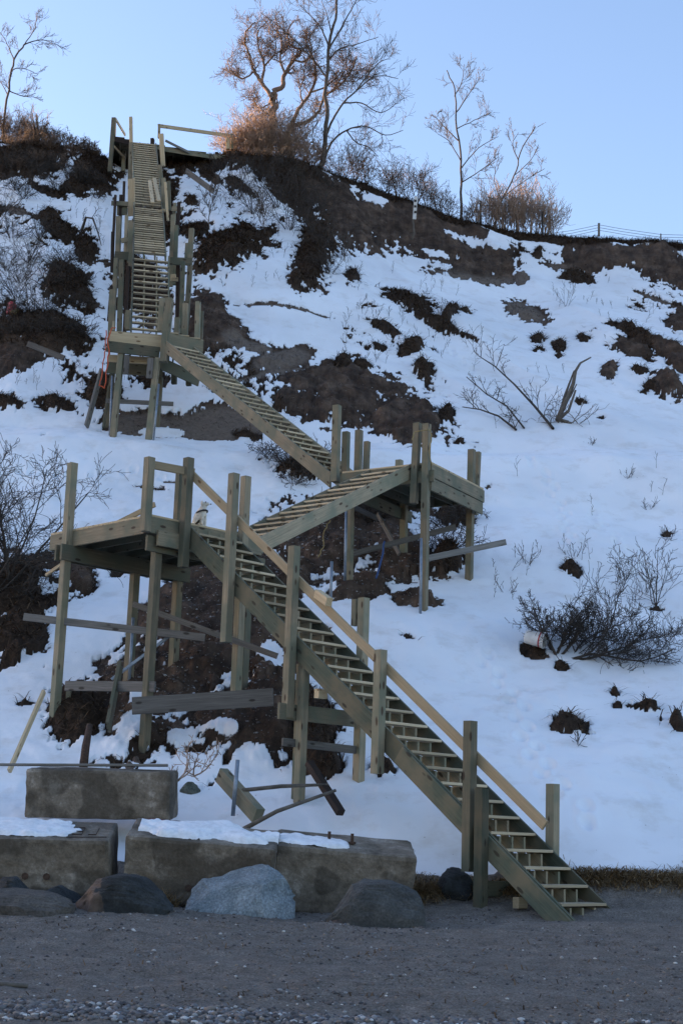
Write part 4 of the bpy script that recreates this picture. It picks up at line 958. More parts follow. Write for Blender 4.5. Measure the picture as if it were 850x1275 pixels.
guided('bare_tree', 60.3, [(.06, .035, [(8, 345), (12, 290), (25, 205), (35, 150), (60, 112)]), (.035, .012, [(60, 112), (95, 100), (135, 103)]), (.03, .01, [(35, 150), (20, 110), (0, 80)]), (.025, .01, [(62, 110), (88, 70), (90, 35)]), (.03, .01, [(22, 225), (60, 240), (90, 232)]), (.025, .01, [(30, 175), (55, 170), (95, 185)]), (.025, .01, [(20, 240), (0, 200), (-20, 170)])],
    'bark', 'bare tree bending right over the brush at the left edge of the crest', 21, dict(ST, lr=.62, kids=[0, 5, 3]), 6, .6, **q)
# reddish brush on the crest
for i, (px, D, h) in enumerate([(280, 60.4, 1.5), (293, 60.8, 2.0), (305, 60.4, 2.3), (315, 61, 2.7), (328, 60.6, 2.9), (338, 61, 3.0), (350, 60.4, 2.8), (362, 60.8, 2.6), (374, 60.4, 2.3), (388, 60.6, 1.8), (300, 60.2, 1.6), (322, 60.2, 2.0), (343, 60.2, 2.0), (333, 60.8, 3.2), (318, 60.7, 2.4), (356, 60.9, 2.6)]):
    plant('bare_shrub', crest_pt(px, D), dict(BUSH, kids=[7, 5, 3], lr=.58), 'twigw', 'reddish sunlit bare shrub in the thicket under the gnarled crest tree', 'shrub', 100+i, 'reddish shrubs under the gnarled crest tree', stems=5, spreadang=32, h=h*.75, r=.022)
for i, (px, D, h) in enumerate([(596, 60.5, 1.6), (608, 60.9, 2.0), (618, 60.5, 2.1), (630, 60.8, 2.4), (640, 60.5, 2.5), (650, 60.9, 2.6), (660, 60.5, 2.5), (669, 60.7, 2.4), (678, 60.5, 2.2), (688, 60.6, 1.7), (645, 60.3, 1.9), (625, 60.3, 1.6)]):
    plant('bare_shrub', crest_pt(px, D), dict(BUSH, up=.1, ang=28, kids=[5, 4, 3], lr=.6, rmin=.0055), 'twigw', 'upright reddish bare shrub in the thicket right of the slender lone tree', 'shrub', 130+i, 'upright shrubs right of the slender lone tree', stems=7, spreadang=20, h=h*.75, r=.02)
for i, (px, D, h) in enumerate([(420, 60.6, 1.8), (430, 60.9, 2.4), (442, 60.5, 2.3), (456, 60.6, 1.7), (480, 60.6, 1.6), (494, 60.5, 2.1), (508, 60.6, 2.5), (520, 60.5, 2.6), (532, 60.6, 2.2), (546, 60.5, 1.4), (560, 60.4, 1.1), (582, 60.5, 1.2)]):
    plant('bare_shrub', crest_pt(px, D), dict(BUSH, up=.06, kids=[5, 4, 3], lr=.6, rmin=.0055), 'twigm', 'brown bare shrub on the crest between the slim tall tree and the slender lone tree', 'shrub', 150+i, 'brown shrubs between the two slim crest trees', stems=5, spreadang=30, h=h*.72, r=.02)
for i, (px, D, h) in enumerate([(-10, 60.2, 2.4), (4, 60.5, 2.4), (14, 60.2, 2.5), (24, 60.4, 2.5), (34, 60.0, 2.2), (44, 60.3, 2.0), (56, 60.1, 1.5), (68, 60.2, 1.4), (82, 60.0, 1.3), (96, 59.9, 1.1), (108, 59.8, .9), (118, 59.6, .7), (30, 59, 1.4), (60, 58.8, 1.2), (88, 58.6, 1.1), (10, 58.5, 1.2), (45, 57.6, 1.0), (75, 57.4, 1.0), (100, 57.2, .9), (20, 57, 1.0)]):
    plant('bare_shrub', crest_pt(px, D), dict(BUSH, kids=[5, 5, 3], lr=.58, rmin=.0055), 'twigm', 'dark dense bare shrub in the thicket on the left crest', 'shrub', 170+i, 'dark shrubs on the left crest', stems=7, spreadang=38, h=h*.55, r=.02)
# brush on the slopes
for i, (px, py, h) in enumerate([(20, 240, .9), (50, 225, .8), (95, 235, .7), (15, 300, 1.0), (50, 300, 1.0), (80, 330, .8), (25, 355, 1.2), (95, 385, .8), (40, 400, 1.2), (10, 400, 1.1), (70, 240, .8), (120, 250, .5), (8, 340, 1.0), (60, 365, 1.0), (35, 215, .9), (10, 215, 1.0), (65, 215, .9), (85, 225, .8), (105, 228, .7), (120, 235, .6), (30, 250, 1.0), (5, 270, 1.2), (35, 330, 1.2), (20, 375, 1.3), (75, 350, .9), (55, 395, 1.0), (100, 360, .7), (20, 425, 1.0), (60, 430, .8), (105, 425, .7)]):
    plant('bare_shrub', hitp(px, py), BRAM, 'twig', 'tangled dark shrub on the snowy slope left of the top stairs', 'shrub', 200+i, 'tangled shrubs left of the top stairs', stems=8, spreadang=50, h=h, r=.015, lean=(.1, -.4, 1))
for i, (px, py, h) in enumerate([(295, 250, 1.5), (315, 270, 1.5), (345, 262, 1.6), (360, 290, 1.6), (385, 300, 1.6), (400, 325, 1.4), (332, 230, 1.2), (375, 250, 1.5), (395, 265, 1.3), (350, 215, 1.0), (310, 220, .9), (270, 215, .8), (410, 345, 1.0), (410, 235, 1.1)]):
    plant('bare_shrub', hitp(px, py), BRAM, 'twig', 'tangled dark shrub on the slope below the gnarled crest tree', 'shrub', 230+i, 'tangled shrubs below the gnarled crest tree', stems=8, spreadang=36, h=h, r=.016, lean=(0, -.3, 1))
for i, (px, py, h, lab) in enumerate([(262, 290, 1.9, 'single thin crooked sapling on the snow right of the top stairs'), (330, 300, 2.0, 'thin upright sapling in brush above the dark clump, mid slope'), (430, 330, 1.2, 'thin spindly stem beside the earth scarp, right of the dark slope brush')]):
    plant('sapling', hitp(px, py), SAP, 'bark', lab, 'sapling', 260+i, h=h, r=.022, lean=(-.1, -.1, 1))
for i, (px, py, h) in enumerate([(355, 590, .8), (375, 595, .9), (395, 600, .7), (335, 575, .6), (385, 580, .8), (365, 608, .6)]):
    plant('bare_shrub', hitp(px, py), dict(BRAM, rmin=.006), 'twig', 'dark bramble tangle on the snow between the second and third flights', 'shrub', 280+i, 'bramble tangles between the second and third flights', stems=9, spreadang=55, h=h, r=.012)
for i, (px, py, h) in enumerate([(455, 660, .8), (480, 650, .8), (545, 690, .8), (565, 700, .7), (575, 655, .6), (420, 650, .7), (555, 660, .7)]):
    plant('bare_shrub', hitp(px, py), BRAM, 'twig', 'matted dark brush on the earth under the middle landing', 'shrub', 300+i, 'matted brush under the middle landing', stems=9, spreadang=60, h=h, r=.012)
# the big spreading bush by the bucket
BIG = dict(gnarl=.20, up=.03, levels=3, kids=[9, 7, 5], **{'from': [.2, .15, .15]}, ang=44, lr=.50, rr=.55, rmin=.0042, taper=.3, seg=7)
bb = hitp(690, 822)
plant('spreading_bush', bb, BIG, 'twig', 'large sprawling bare bush growing out of the snow beside the white bucket', 'bush', 401, stems=6, spreadang=42, h=1.15, r=.03, lean=(.6, .1, 1))
bb2 = hitp(696, 826)
plant('spreading_bush', bb2, dict(BIG, g0=1.0, up=.05, kids=[10, 7, 5]), 'twig', 'low dark bush with limbs trailing right and downhill, just below the large sprawling bush', 'bush', 402, stems=8, spreadang=28, h=2.05, r=.026, lean=(1.5, -.05, .28))
plant('bare_shrub', hitp(817, 764), dict(SAP, levels=2, kids=[7, 4], gnarl=.16, ang=45, rmin=.005), 'twig', 'small upright bare shrub standing alone on the snow at the right edge', 'shrub', 404, stems=4, spreadang=34, h=1.25, r=.016)
plant('bare_shrub', hitp(10, 745), dict(BUSH, kids=[7, 6, 4], rmin=.005), 'twig', 'tall bare shrub at the left edge in front of the snow, beside the lower landing', 'shrub', 405, stems=5, spreadang=26, h=2.4, r=.032, lean=(.12, -.1, 1))
plant('bare_shrub', hitp(-22, 760), dict(BUSH, kids=[7, 6, 4], rmin=.005), 'twig', 'second tall bare shrub partly outside the left edge', 'shrub', 406, stems=5, spreadang=30, h=2.3, r=.03, lean=(.3, -.1, 1))
for i, (px, py, h, lab) in enumerate([(655, 710, .55, 'tiny leaning shrub left of the upper clod on the snow'), (632, 745, .45, 'sparse twigs sticking out of the snow left of the sprawling bush'), (780, 600, .45, 'little twiggy tuft high on the open snow at the right'), (805, 640, .4, 'small dead weed trailing downhill on the right snow'), (830, 680, .45, 'small twiggy weed by the right edge, above the lone shrub'), (705, 385, 1.1, 'wide thin shrub on the snow just below the right scarp'), (800, 745, .5, 'thin twig left of the lone shrub at the right edge'), (712, 700, .5, 'short twigs rising from the upper clod on the snow'), (735, 560, .35, 'small twig beside the dead snag'), (720, 935, .35, 'flat twigs on the snow under the big bushy clod')]):
    plant('twig_tuft', hitp(px, py), dict(SAP, levels=1, kids=[6], gnarl=.2, rmin=.0045), 'twig', lab, 'twigs', 420+i, stems=4, spreadang=40, h=h, r=.008, lean=(0, -.1, 1))
# fallen branches on the right slope
def limb(pts, r0, r1): return [Vector(p) for p in pts], list(np.linspace(r0, r1, len(pts)))
def fallen(name, main, label, seed, r0=.045, mat='twig', kids=9, kl=.9):
    rr = random.Random(seed); out = [(*limb(main, r0, .014), 0)]
    for i in range(kids):
        k = rr.randint(0, len(main)-2); f = rr.random(); p = Vector(main[k]).lerp(Vector(main[k+1]), f); d = (Vector(main[k+1])-Vector(main[k])).normalized()
        d = (d*.6+Vector((rr.uniform(-.7, .7), rr.uniform(-.5, .3), rr.uniform(.1, 1.2)))).normalized(); grow(out, p, d, kl*rr.uniform(.5, 1.1), .015, 1, dict(BUSH, levels=3, kids=[3, 4, 3], rmin=.0055), rr)
    V = []; Fc = []
    for pts, rad, lvl in out:
        v, f = tube_vf(pts, rad, 5 if rad[0] > .02 else 3, cap=False); k = len(V); V += v; Fc += [tuple(i+k for i in g) for g in f]
    o = mesh_obj(name, V, Fc, mat, None, Matrix.Translation(Vector(main[0])), True); return tag(o, label, 'branch')
fallen('fallen_branch', [hitp(688, 541, .05), hitp(665, 522, .25), hitp(640, 500, .4), hitp(615, 480, .5), hitp(596, 468, .5)], 'long fallen branch with upright twigs slanting across the upper snow, left of the snag', 31)
fallen('fallen_branch', [hitp(642, 542, .05), hitp(620, 530, .15), hitp(597, 522, .15), hitp(575, 517, .12)], 'lower fallen branch lying left of the long slanting one', 33, r0=.035, kids=7, kl=.7)
fallen('fallen_branch', [hitp(652, 540, .04), hitp(630, 523, .3), hitp(605, 510, .35), hitp(580, 493, .45)], 'thin fallen branch lying between the two others on the upper snow', 36, r0=.028, kids=7, kl=.7)
def snag():
    main = [hitp(706, 532, -.05), at(698, 520, 38.0), at(700, 505, 38.0), at(706, 492, 38.1), at(712, 478, 38.3), at(716, 460, 38.5), at(729, 447, 38.7)]
    D = main[0].y
    main = [main[0]]+[at(x, y, D+.1*i) for i, (x, y) in enumerate(((694, 522), (700, 508), (707, 493), (713, 478), (716, 462), (722, 452), (735, 445)))]
    out = [(*limb(main, .10, .022), 0)]
    out.append((*limb([main[0], at(716, 538, D), at(726, 545, D-.1)], .08, .02), 0)); out.append((*limb([main[1], at(707, 512, D), at(716, 486, D+.1)], .06, .03), 0)); out.append((*limb([main[0], at(727, 548, D-.2), at(742, 535, D)], .05, .02), 0))
    out.append((*limb([q_+Vector((.06*math.sin(i_*1.3)-.05, .05, .02)) for i_, q_ in enumerate(main[:6])], .07, .02), 0)); out.append((*limb([q_+Vector((.07*math.cos(i_*1.7)+.03, -.05, -.02)) for i_, q_ in enumerate(main[:5])], .06, .015), 0))
    rr = random.Random(4)
    for i in range(8): grow(out, main[0]+Vector((rr.uniform(-.3, .6), -.1, 0)), Vector((rr.uniform(-1, 1), -.2, rr.uniform(.1, 1))).normalized(), .7, .015, 1, dict(BUSH, levels=2), rr)
    V = []; Fc = []
    for pts, rad, lvl in out:
        v, f = tube_vf(pts, rad, 6 if rad[0] > .02 else 3, cap=False); k = len(V); V += v; Fc += [tuple(i+k for i in g) for g in f]
    tag(mesh_obj('dead_snag', V, Fc, 'drift', None, Matrix.Translation(main[0]), True), 'bleached twisted dead snag standing up from the snow on the right slope', 'dead tree')
snag()
fallen('curved_branch', [hitp(102, 290, .05), hitp(106, 290, .5), hitp(114, 296, .6), hitp(121, 306, .4), hitp(126, 312, .05)], 'dark arched branch over the snow left of the top stairs', 51, r0=.06, kids=3, kl=.5)
sc_ = empty('scrap', hitp(16, 394), 'small red and yellow plastic scrap in the dark brush at the left edge', 'litter')
tube('red_piece', [hitp(12, 396, .1), hitp(15, 392, .28), hitp(18, 391, .2)], [.12, .16, .05], 'bucketr', sc_, 7, False)
tube('yellow_piece', [hitp(15, 399, .08), hitp(21, 397, .16)], [.10, .07], 'rope_t', sc_, 7, False)
o = fallen('fallen_branch', [hitp(205, 1000, .1), at(222, 972, 22.3), at(232, 960, 22.5), at(243, 966, 22.4)], 'thin reddish branch tangle beside the rear concrete block', 41, r0=.02, kids=6, kl=.5, mat='twigw')

# ------------------------------------------------------------------ scattered stuff
def frand(n, seed): return np.random.default_rng(seed).random(n)
def blades(name, pos, size, mat, label, seed, down=.5, width=.012, cat='grass'):
    g = np.random.default_rng(seed); n = len(pos); L = size*(.5+g.random(n)); a = g.random(n)*6.283
    up_ = np.stack([np.cos(a)*.8, np.sin(a)*.8-down*.6, .15+.8*g.random(n)-down*.4], 1); up_ /= np.linalg.norm(up_, axis=1)[:, None]
    mid = pos+up_*L[:, None]*.55; tip = mid+(up_+np.array([0, -.15, -.55*down-.2]))*L[:, None]*.45
    sd_ = np.stack([-np.sin(a), np.cos(a), g.random(n)*.6-.3], 1)*(width*(.6+.8*g.random(n)))[:, None]
    V = np.empty((n, 5, 3)); V[:, 0] = pos-sd_*.5; V[:, 1] = pos+sd_*.5; V[:, 2] = mid+sd_*.4; V[:, 3] = mid-sd_*.4; V[:, 4] = tip
    V = V.reshape(-1, 3); k = np.arange(n)[:, None]*5
    me = bpy.data.meshes.new(name); me.vertices.add(n*5); me.vertices.foreach_set('co', V.ravel())
    q = np.concatenate([k+np.array([[0, 1, 2, 3]]), k+np.array([[3, 2, 4]])], 1).ravel().astype(np.int32)
    me.loops.add(len(q)); me.loops.foreach_set('vertex_index', q); me.polygons.add(2*n)
    st = np.empty(2*n, np.int32); st[0::2] = np.arange(n)*7; st[1::2] = np.arange(n)*7+4; tt = np.empty(2*n, np.int32); tt[0::2] = 4; tt[1::2] = 3
    me.polygons.foreach_set('loop_start', st); me.polygons.foreach_set('loop_total', tt); me.update(); me.validate()
    at_ = me.attributes.new('tone', 'FLOAT', 'POINT'); at_.data.foreach_set('value', np.repeat(g.random(n), 5).astype(np.float32))
    me.materials.append(M[mat]); o = bpy.data.objects.new(name, me); link(o); return tag(o, label, cat, kind='stuff')
co, gb, gg, gs = GROUND
def pick(mask, n, seed):
    g = np.random.default_rng(seed); idx = np.nonzero(mask)[0]
    # weight vertices by the area they stand for (cells grow with distance)
    w = co[idx, 1]**2.0; idx = g.choice(idx, n, p=w/w.sum()); p = co[idx].copy(); p[:, :2] += (g.random((n, 2))-.5)*.06; return p
inview = (np.abs(co[:, 0]/np.maximum(co[:, 1], 8)) < .26) & (co[:, 1] < 62) & (co[:, 1] > 11)
m = inview & (gb > .5) & (gg > .35) & (gs < .5)
blades('dry_grass', pick(m, 70000, 1), .27, 'grass', 'matted dry brown grass and roots on the bare patches of the bluff', 2, down=.55, width=.016)
m = inview & (gb > .5) & (gg <= .35) & (gs < .5) & (co[:, 1] < 58)
blades('root_litter', pick(m, 9000, 3), .16, 'grass', 'thin roots and litter scattered over the bare earth', 4, down=.8, width=.012, cat='litter')
# straw wrack line along the foot of the slope
def strip(x0, x1, yc, wdt, n, seed, hgt=.10):
    g = np.random.default_rng(seed); x = x0+(x1-x0)*g.random(n); y = yc+wdt*g.normal(size=n)*(.5+.5*fbm(x/.6, x*0, 2, seed)); z = H(x, y)+hgt*g.random(n)*np.exp(-((y-yc)/wdt)**2); return np.stack([x, y, z], 1)
xa = at(745, 1100, 21.2).x; xb = at(880, 1100, 21.2).x
blades('seaweed_wrack', np.concatenate([strip(xa-.6, xb+.5, 21.1, .20, 6500, 11, .04), strip(at(508, 1100, 21).x, at(660, 1100, 21).x, 20.95, .22, 5000, 12, .04), strip(at(380, 1100, 21).x-1, at(508, 1100, 21).x, 21.2, .2, 2500, 13)]), .13, 'straw', 'brown straw and dried seaweed washed up in a line at the foot of the snow', 14, down=.35, width=.010, cat='wrack')
p0 = at(183, 1108, 19.75)
g_ = np.random.default_rng(15); gx = p0.x+g_.normal(size=900)*.17+.05; gy = p0.y+g_.normal(size=900)*.07; 
blades('grass_tuft', np.stack([gx, gy, H(gx, gy)], 1), .24, 'straw', 'tuft of pale dry grass at the gap between the left and middle front blocks', 16, down=-.2, width=.011)
# weeds poking from the snow
def weeds(regs, seed):
    rr = random.Random(seed); V = []; Fc = []
    for (cx, cy, rx, ry, n) in regs:
        for _ in range(n):
            p = hitp(cx+rr.uniform(-rx, rx), cy+rr.uniform(-ry, ry)); out = []
            grow(out, p, Vector((rr.uniform(-.4, .4), rr.uniform(-.5, .1), 1)).normalized(), rr.uniform(.15, .5), .006, 0, dict(SAP, levels=1, kids=[5], gnarl=.22, rmin=.0038), rr)
            for pts, rad, lvl in out:
                v, f = tube_vf(pts, rad, 3, cap=False); k = len(V); V += v; Fc += [tuple(i+k for i in g) for g in f]
    return tag(mesh_obj('dead_weeds', V, Fc, 'twig', None, Matrix.Identity(4)), 'thin dead weeds poking up through the snow of the slope', 'weeds', kind='stuff')
weeds([(500, 370, 70, 40, 60), (460, 430, 50, 40, 40), (320, 260, 60, 40, 60), (60, 260, 70, 50, 60), (720, 370, 40, 20, 14), (780, 400, 50, 30, 20), (560, 430, 40, 30, 20), (60, 470, 60, 25, 20), (600, 560, 60, 60, 3), (640, 720, 35, 40, 9), (780, 620, 50, 40, 5), (730, 700, 30, 15, 4), (300, 340, 60, 25, 10), (820, 780, 30, 60, 4), (600, 270, 40, 20, 20), (130, 460, 40, 20, 12), (640, 490, 70, 30, 14)], 77)
# pebbles
def pebbles(name, P, S, tones, mat, label, seed):
    g = np.random.default_rng(seed); n = len(P)
    bm = bmesh.new(); bmesh.ops.create_icosphere(bm, subdivisions=1, radius=1); bv = np.array([v.co[:] for v in bm.verts]); bf = np.array([[v.index for v in f.verts] for f in bm.faces]); bm.free()
    k = len(bv); sc = np.stack([S*(.8+.6*g.random(n)), S*(.7+.4*g.random(n)), S*(.45+.3*g.random(n))], 1); a = g.random(n)*6.283
    V = bv[None]*sc[:, None]*(1+.25*(g.random((n, k, 1))-.5)); x = V[..., 0]*np.cos(a)[:, None]-V[..., 1]*np.sin(a)[:, None]; y = V[..., 0]*np.sin(a)[:, None]+V[..., 1]*np.cos(a)[:, None]
    V = np.stack([x, y, V[..., 2]], -1)+P[:, None]; F_ = (bf[None]+(np.arange(n)*k)[:, None, None]).reshape(-1, 3).astype(np.int32)
    me = bpy.data.meshes.new(name); me.vertices.add(n*k); me.vertices.foreach_set('co', V.ravel()); me.loops.add(F_.size); me.loops.foreach_set('vertex_index', F_.ravel())
    me.polygons.add(len(F_)); me.polygons.foreach_set('loop_start', (np.arange(len(F_))*3).astype(np.int32)); me.polygons.foreach_set('loop_total', np.full(len(F_), 3, np.int32)); me.polygons.foreach_set('use_smooth', np.ones(len(F_), bool)); me.update(); me.validate()
    at_ = me.attributes.new('tone', 'FLOAT', 'POINT'); at_.data.foreach_set('value', np.repeat(tones, k).astype(np.float32)); me.materials.append(M[mat])
    o = bpy.data.objects.new(name, me); link(o); return tag(o, label, 'pebbles', kind='stuff')
def pebmat():
    m, t, b = nt('pebbles'); at_ = N(t, 'ShaderNodeAttribute'); at_.attribute_name = 'tone'
    r = ramp(t, [(0, (.03, .03, .035)), (.25, (.09, .07, .06)), (.5, (.13, .125, .125)), (.7, (.20, .16, .125)), (.85, (.10, .11, .13)), (.93, (.32, .31, .30)), (1, (.5, .5, .49))], at_.outputs['Fac']); t.links.new(r.outputs[0], b.inputs['Base Color']); b.inputs['Roughness'].default_value = .7; return m
M['peb'] = pebmat()
g_ = np.random.default_rng(21)
y = 11.4+1.75*g_.random(26000)**.8; lim = 12.95+.25*fbm(g_.random(26000)*0+1, y*0, 1, 3); x = (g_.random(26000)-.5)*.56*y
keep = g_.random(26000) < sstep(12.45, 12.1, y+.25*fbm(x/.7, y/.7, 2, 8)); x = x[keep]; y = y[keep]
S = .008+.026*g_.random(len(x))**2.2; z = H(x, y)+S*.25
pebbles('shingle', np.stack([x, y, z], 1), S, g_.random(len(x))**1.15, 'peb', 'band of small mixed pebbles along the near edge of the beach', 22)
n = 22000; y = 12.5+8.6*g_.random(n)**1.1; x = (g_.random(n)-.5)*.56*y; cl = fbm(x/.9, y/.5, 3, 9); keep = (cl+g_.random(n)*.9 > .45); x = x[keep]; y = y[keep]; S = .004+.019*g_.random(len(x))**4.5; z = H(x, y)+S*.2
pebbles('scattered_pebbles', np.stack([x, y, z], 1), S, g_.random(len(x))**1.5, 'peb', 'scattered pebbles and shell bits on the grey sand', 23)
m = inview & (gb > .7) & (gg < .3) & (gs < .5) & (co[:, 1] < 36); P_ = pick(m, 5200, 24)
S = .010+.03*g_.random(len(P_))**4; pebbles('earth_stones', P_, S, g_.random(len(P_))**.6, 'peb', 'small pale stones lodged in the bare earth of the bluff', 25)

g_ = np.random.default_rng(31); n = 5200; y = 12.2+8.6*g_.random(n); x = (g_.random(n)-.5)*.56*y; keep = fbm(x/1.6, y/.35, 3, 19)+.5*g_.random(n) > .42; x = x[keep]; y = y[keep]
blades('beach_litter', np.stack([x, y, H(x, y)+.004], 1), .07, 'grass', 'small dark bits of dried weed and bark strewn in bands on the sand', 32, down=.95, width=.012, cat='litter')
# ------------------------------------------------------------------ bucket
def lathe(prof, n, F):
    V = []; Fc = []
    for r_, z_ in prof:
        for k in range(n): a = 6.283185*k/n; V.append(F @ Vector((r_*math.cos(a), r_*math.sin(a), z_)))
    for i in range(len(prof)-1):
        for k in range(n): a = i*n+k; b_ = i*n+(k+1) % n; Fc.append((a, b_, b_+n, a+n))
    return V, Fc
bp_ = hitp(664, 815, .14)+Vector((0, -.25, 0)); ax = Vector((.86, -.35, -.22)).normalized()
F = frame_of(bp_-ax*.19, bp_+ax*.19, (0, 0, 1))
bk = empty('bucket', bp_, 'white plastic bucket with red and green print, tipped over by the sprawling bush', 'bucket')
V, Fc = lathe([(0, -.19), (.125, -.19), (.128, -.185), (.150, .15), (.158, .152), (.160, .19), (.150, .19), (.142, .15), (.118, -.17), (0, -.17)], 28, F); mesh_obj('bucket_body', V, Fc, 'bucketw', bk, F, False)
V, Fc = lathe([(.1475, .085), (.1495, .115), (.1475, .115), (.1455, .085)], 28, F); mesh_obj('printed_band', V, Fc, 'bucketr', bk, F)
for zz, a0, a1 in ((-.02, 3.3, 4.6), (-.06, 3.5, 4.3), (.03, 3.4, 4.9)):
    V = []; Fc = []; rb = .1405+zz*.065+.0035
    for k_ in range(9):
        a_ = a0+(a1-a0)*k_/8
        for dz_ in (-.012, .012): V.append(F @ Vector((rb*math.cos(a_), rb*math.sin(a_), zz+dz_)))
    for k_ in range(8): Fc.append((2*k_, 2*k_+2, 2*k_+3, 2*k_+1))
    mesh_obj('printed_mark', V, Fc, 'bucketg', bk, F)
hp = [F @ Vector((.16*math.cos(a), .16*math.sin(a)*.35, .17+.10*math.sin(a))) for a in np.linspace(0, math.pi, 12)]
V, Fc = tube_vf(hp, .004, 5); mesh_obj('handle', V, Fc, 'steel', bk, F)

# ------------------------------------------------------------------ dog (sitting, seen beside the rail post)
def skin_body(name, pts, edges, radii, mat, parent, F, sub=2):
    me = bpy.data.meshes.new(name); me.from_pydata(pts, edges, []); o = bpy.data.objects.new(name, me); link(o); me.materials.append(M[mat])
    md = o.modifiers.new('skin', 'SKIN'); 
    lay = me.skin_vertices[0] if me.skin_vertices else None
    if lay is None:
        bm = bmesh.new(); bm.from_mesh(me); bm.verts.layers.skin.verify(); bm.to_mesh(me); bm.free(); lay = me.skin_vertices[0]
    for i, r_ in enumerate(radii): lay.data[i].radius = (r_, r_)
    lay.data[0].use_root = True; md.use_smooth_shade = True
    o.modifiers.new('sub', 'SUBSURF').levels = sub; o.modifiers['sub'].render_levels = sub
    tx = bpy.data.textures.new('fur_clumps', 'CLOUDS'); tx.noise_scale = .03; dm = o.modifiers.new('fur', 'DISPLACE'); dm.texture = tx; dm.strength = .018
    place(o, F, parent); return o
def dog(base, heading):
    F = Matrix.Translation(Vector(base))@Matrix.Rotation(R(heading), 4, 'Z')      # dog faces local +x
    b = [(-.05, 0, .12), (0, 0, .20), (.06, 0, .29), (.085, 0, .36), (.10, 0, .42), (.15, 0, .42), (.195, 0, .405),   # pelvis, back, chest, neck, skull, muzzle, nose
         (.0, .06, .09), (.08, .075, .05), (.03, .08, .03), (.10, .08, .022), (.0, -.06, .09), (.08, -.075, .05), (.03, -.08, .03), (.10, -.08, .022),
         (.09, .045, .20), (.10, .045, .10), (.105, .045, .03), (.135, .045, .02), (.09, -.045, .20), (.10, -.045, .10), (.105, -.045, .03), (.135, -.045, .02), (-.12, 0, .06), (-.17, .02, .09)]
    r = [.085, .09, .085, .055, .062, .034, .022, .055, .04, .026, .02, .055, .04, .026, .02, .036, .026, .023, .02, .036, .026, .023, .02, .03, .025]
    e = [(0, 1), (1, 2), (2, 3), (3, 4), (4, 5), (5, 6), (0, 7), (7, 8), (8, 9), (9, 10), (0, 11), (11, 12), (12, 13), (13, 14), (2, 15), (15, 16), (16, 17), (17, 18), (2, 19), (19, 20), (20, 21), (21, 22), (0, 23), (23, 24)]
    o = skin_body('dog', b, e, r, 'fur', None, F); tag(o, 'small fluffy white dog with dark harness sitting on the lower landing behind a post', 'dog')
    def ball(nm, c, s, mat):
        bm = bmesh.new(); bmesh.ops.create_uvsphere(bm, u_segments=12, v_segments=8, radius=1); V = [F @ (Vector((v.co.x*s[0], v.co.y*s[1], v.co.z*s[2]))+Vector(c)) for v in bm.verts]; Fc = [[v.index for v in f.verts] for f in bm.faces]; bm.free(); mesh_obj(nm, V, Fc, mat, o, F, True)
    ball('nose', (.222, 0, .41), (.013, .015, .011), 'black')
    for s_ in (-1, 1): ball('eye', (.145, s_*.038, .445), (.011, .008, .011), 'black'); ball('ear', (.085, s_*.062, .425), (.026, .016, .045), 'fur')
    V = []; Fc = []
    ring = [F @ Vector((.055+.095*math.cos(a), .10*math.sin(a), .275+.03*math.cos(a))) for a in np.linspace(0, 6.283, 20)]; v, f = tube_vf(ring, .014, 5); V += v; Fc += f
    mesh_obj('harness', V, Fc, 'black', o, F)
dp = UV(8.30, .52, 0)
dog((dp.x, dp.y, Z1+.025), -25)

# ------------------------------------------------------------------ crest fences and the white stake
fn = empty('wire_fence', crest_pt(745, 60.8), 'low wire mesh fence on one thin post along the right crest', 'fence')
def topz(px, py, D): return at(px, py, D)
fp = [(690, 286, 61), (745, 279, 60.8), (800, 292, 61), (856, 294, 61.2)]
board('fence_post', at(745, 294, 60.8), at(745, 278, 60.8), .09, .09, 'grey', fn); board('fence_post', at(822, 302, 61), at(822, 291, 61), .05, .05, 'grey', fn)
for k in range(3):
    pts = [at(x, y+k*3.3, D) for x, y, D in ((680, 291, 61), (712, 287, 60.9), (745, 280, 60.8), (780, 286, 60.9), (822, 292, 61), (870, 293, 61.2))]
    V, Fc = tube_vf(rope(pts, .004, 4, k), .010, 4); mesh_obj('wire', V, Fc, 'wire', fn)
f2 = empty('post_fence', crest_pt(643, 60.5), 'dark metal fence posts with a top wire among the reddish shrubs', 'fence')
for x, yt, yb, D in ((643, 254, 292, 60.3), (675, 263, 296, 60.3), (598, 250, 280, 60.3)): board('fence_post', at(x, yb, D), at(x, yt, D), .08, .08, 'metalpost', f2)
V, Fc = tube_vf([at(598, 256, 60.3), at(643, 256, 60.3)], .015, 4); mesh_obj('wire', V, Fc, 'metalpost', f2)
st = empty('marker_stake', hitp(515, 290), 'crooked stake with a white painted board, standing on the brown scarp', 'stake')
D = hit(514, 300).y-.2
tube('stem', [at(511, 304, D), at(515, 290, D), at(514, 276, D), at(516, 262, D)], [.05, .05, .04, .04], 'drift', st)
board('painted_board', at(515.5, 273, D-.08), at(517.5, 245, D-.08), .14, .04, 'white', st)
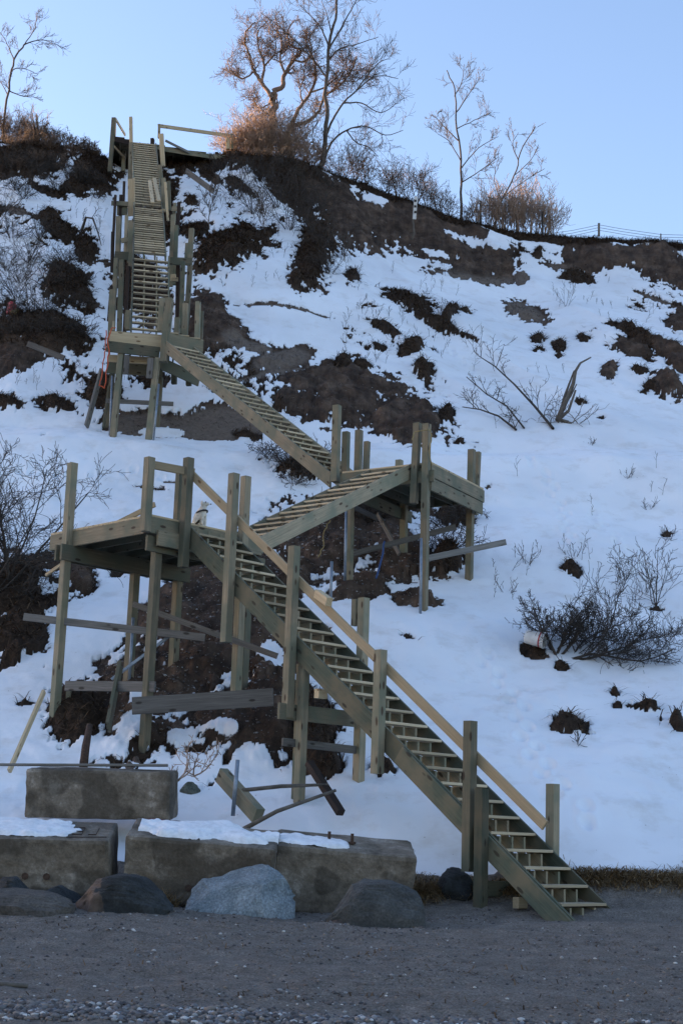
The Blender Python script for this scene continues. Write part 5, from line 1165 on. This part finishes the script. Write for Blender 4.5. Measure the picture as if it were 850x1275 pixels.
for y_ in (250, 257, 264): board('dark_stripe', at(516.6, y_+1.4, D-.105), at(516.8, y_-1.4, D-.105), .10, .012, 'metalpost', st)
o = plant('stump_brush', hitp(37, 165) if False else crest_pt(43, 60.2), dict(BRAM), 'twigw', 'broken brown stump with upright stubs on the left crest', 'stump', 90, stems=5, spreadang=10, h=1.6, r=.06)

# ------------------------------------------------------------------ light, sky, camera
SUN_AZ, SUN_EL = -70.0, 7.0          # degrees from +Y toward +X
w = bpy.data.worlds.new('World'); scene.world = w; w.use_nodes = True; t = w.node_tree; bg = t.nodes['Background']
sky = t.nodes.new('ShaderNodeTexSky'); sky.sky_type = 'NISHITA'; sky.sun_disc = False; sky.sun_elevation = R(SUN_EL); sky.sun_rotation = R(SUN_AZ)
sky.altitude = 0; sky.air_density = 1.0; sky.dust_density = .9; sky.ozone_density = 2.0
tint = mixc(t, 1.0, sky.outputs[0], (1.11, .97, 1.03), 'MULTIPLY'); t.links.new(tint, bg.inputs[0]); bg.inputs[1].default_value = .13
sl = bpy.data.lights.new('sun', 'SUN'); sl.energy = 4.2; sl.angle = R(.5); sl.color = (1.0, .66, .40)
so = bpy.data.objects.new('sun', sl); link(so)
sd_ = Vector((math.sin(R(SUN_AZ))*math.cos(R(SUN_EL)), math.cos(R(SUN_AZ))*math.cos(R(SUN_EL)), math.sin(R(SUN_EL))))
so.matrix_basis = sd_.to_track_quat('Z', 'Y').to_matrix().to_4x4()
cd = bpy.data.cameras.new('camera'); cam = bpy.data.objects.new('camera', cd); link(cam)
cd.sensor_fit = 'VERTICAL'; cd.sensor_height = 36; cd.lens = 36*FOC/1275; cd.clip_end = 3000; cd.clip_start = .1
MC = Matrix((Vector(_R), Vector(_U), -Vector(_F))).transposed().to_4x4(); MC.translation = Vector(CAM); cam.matrix_basis = MC
scene.camera = cam
scene.render.resolution_x = 682; scene.render.resolution_y = 1024
scene.view_settings.view_transform = 'Standard'; scene.view_settings.look = 'None'; scene.view_settings.exposure = 2.15; scene.view_settings.gamma = 1
scene.cycles.max_bounces = 5; scene.cycles.use_denoising = True
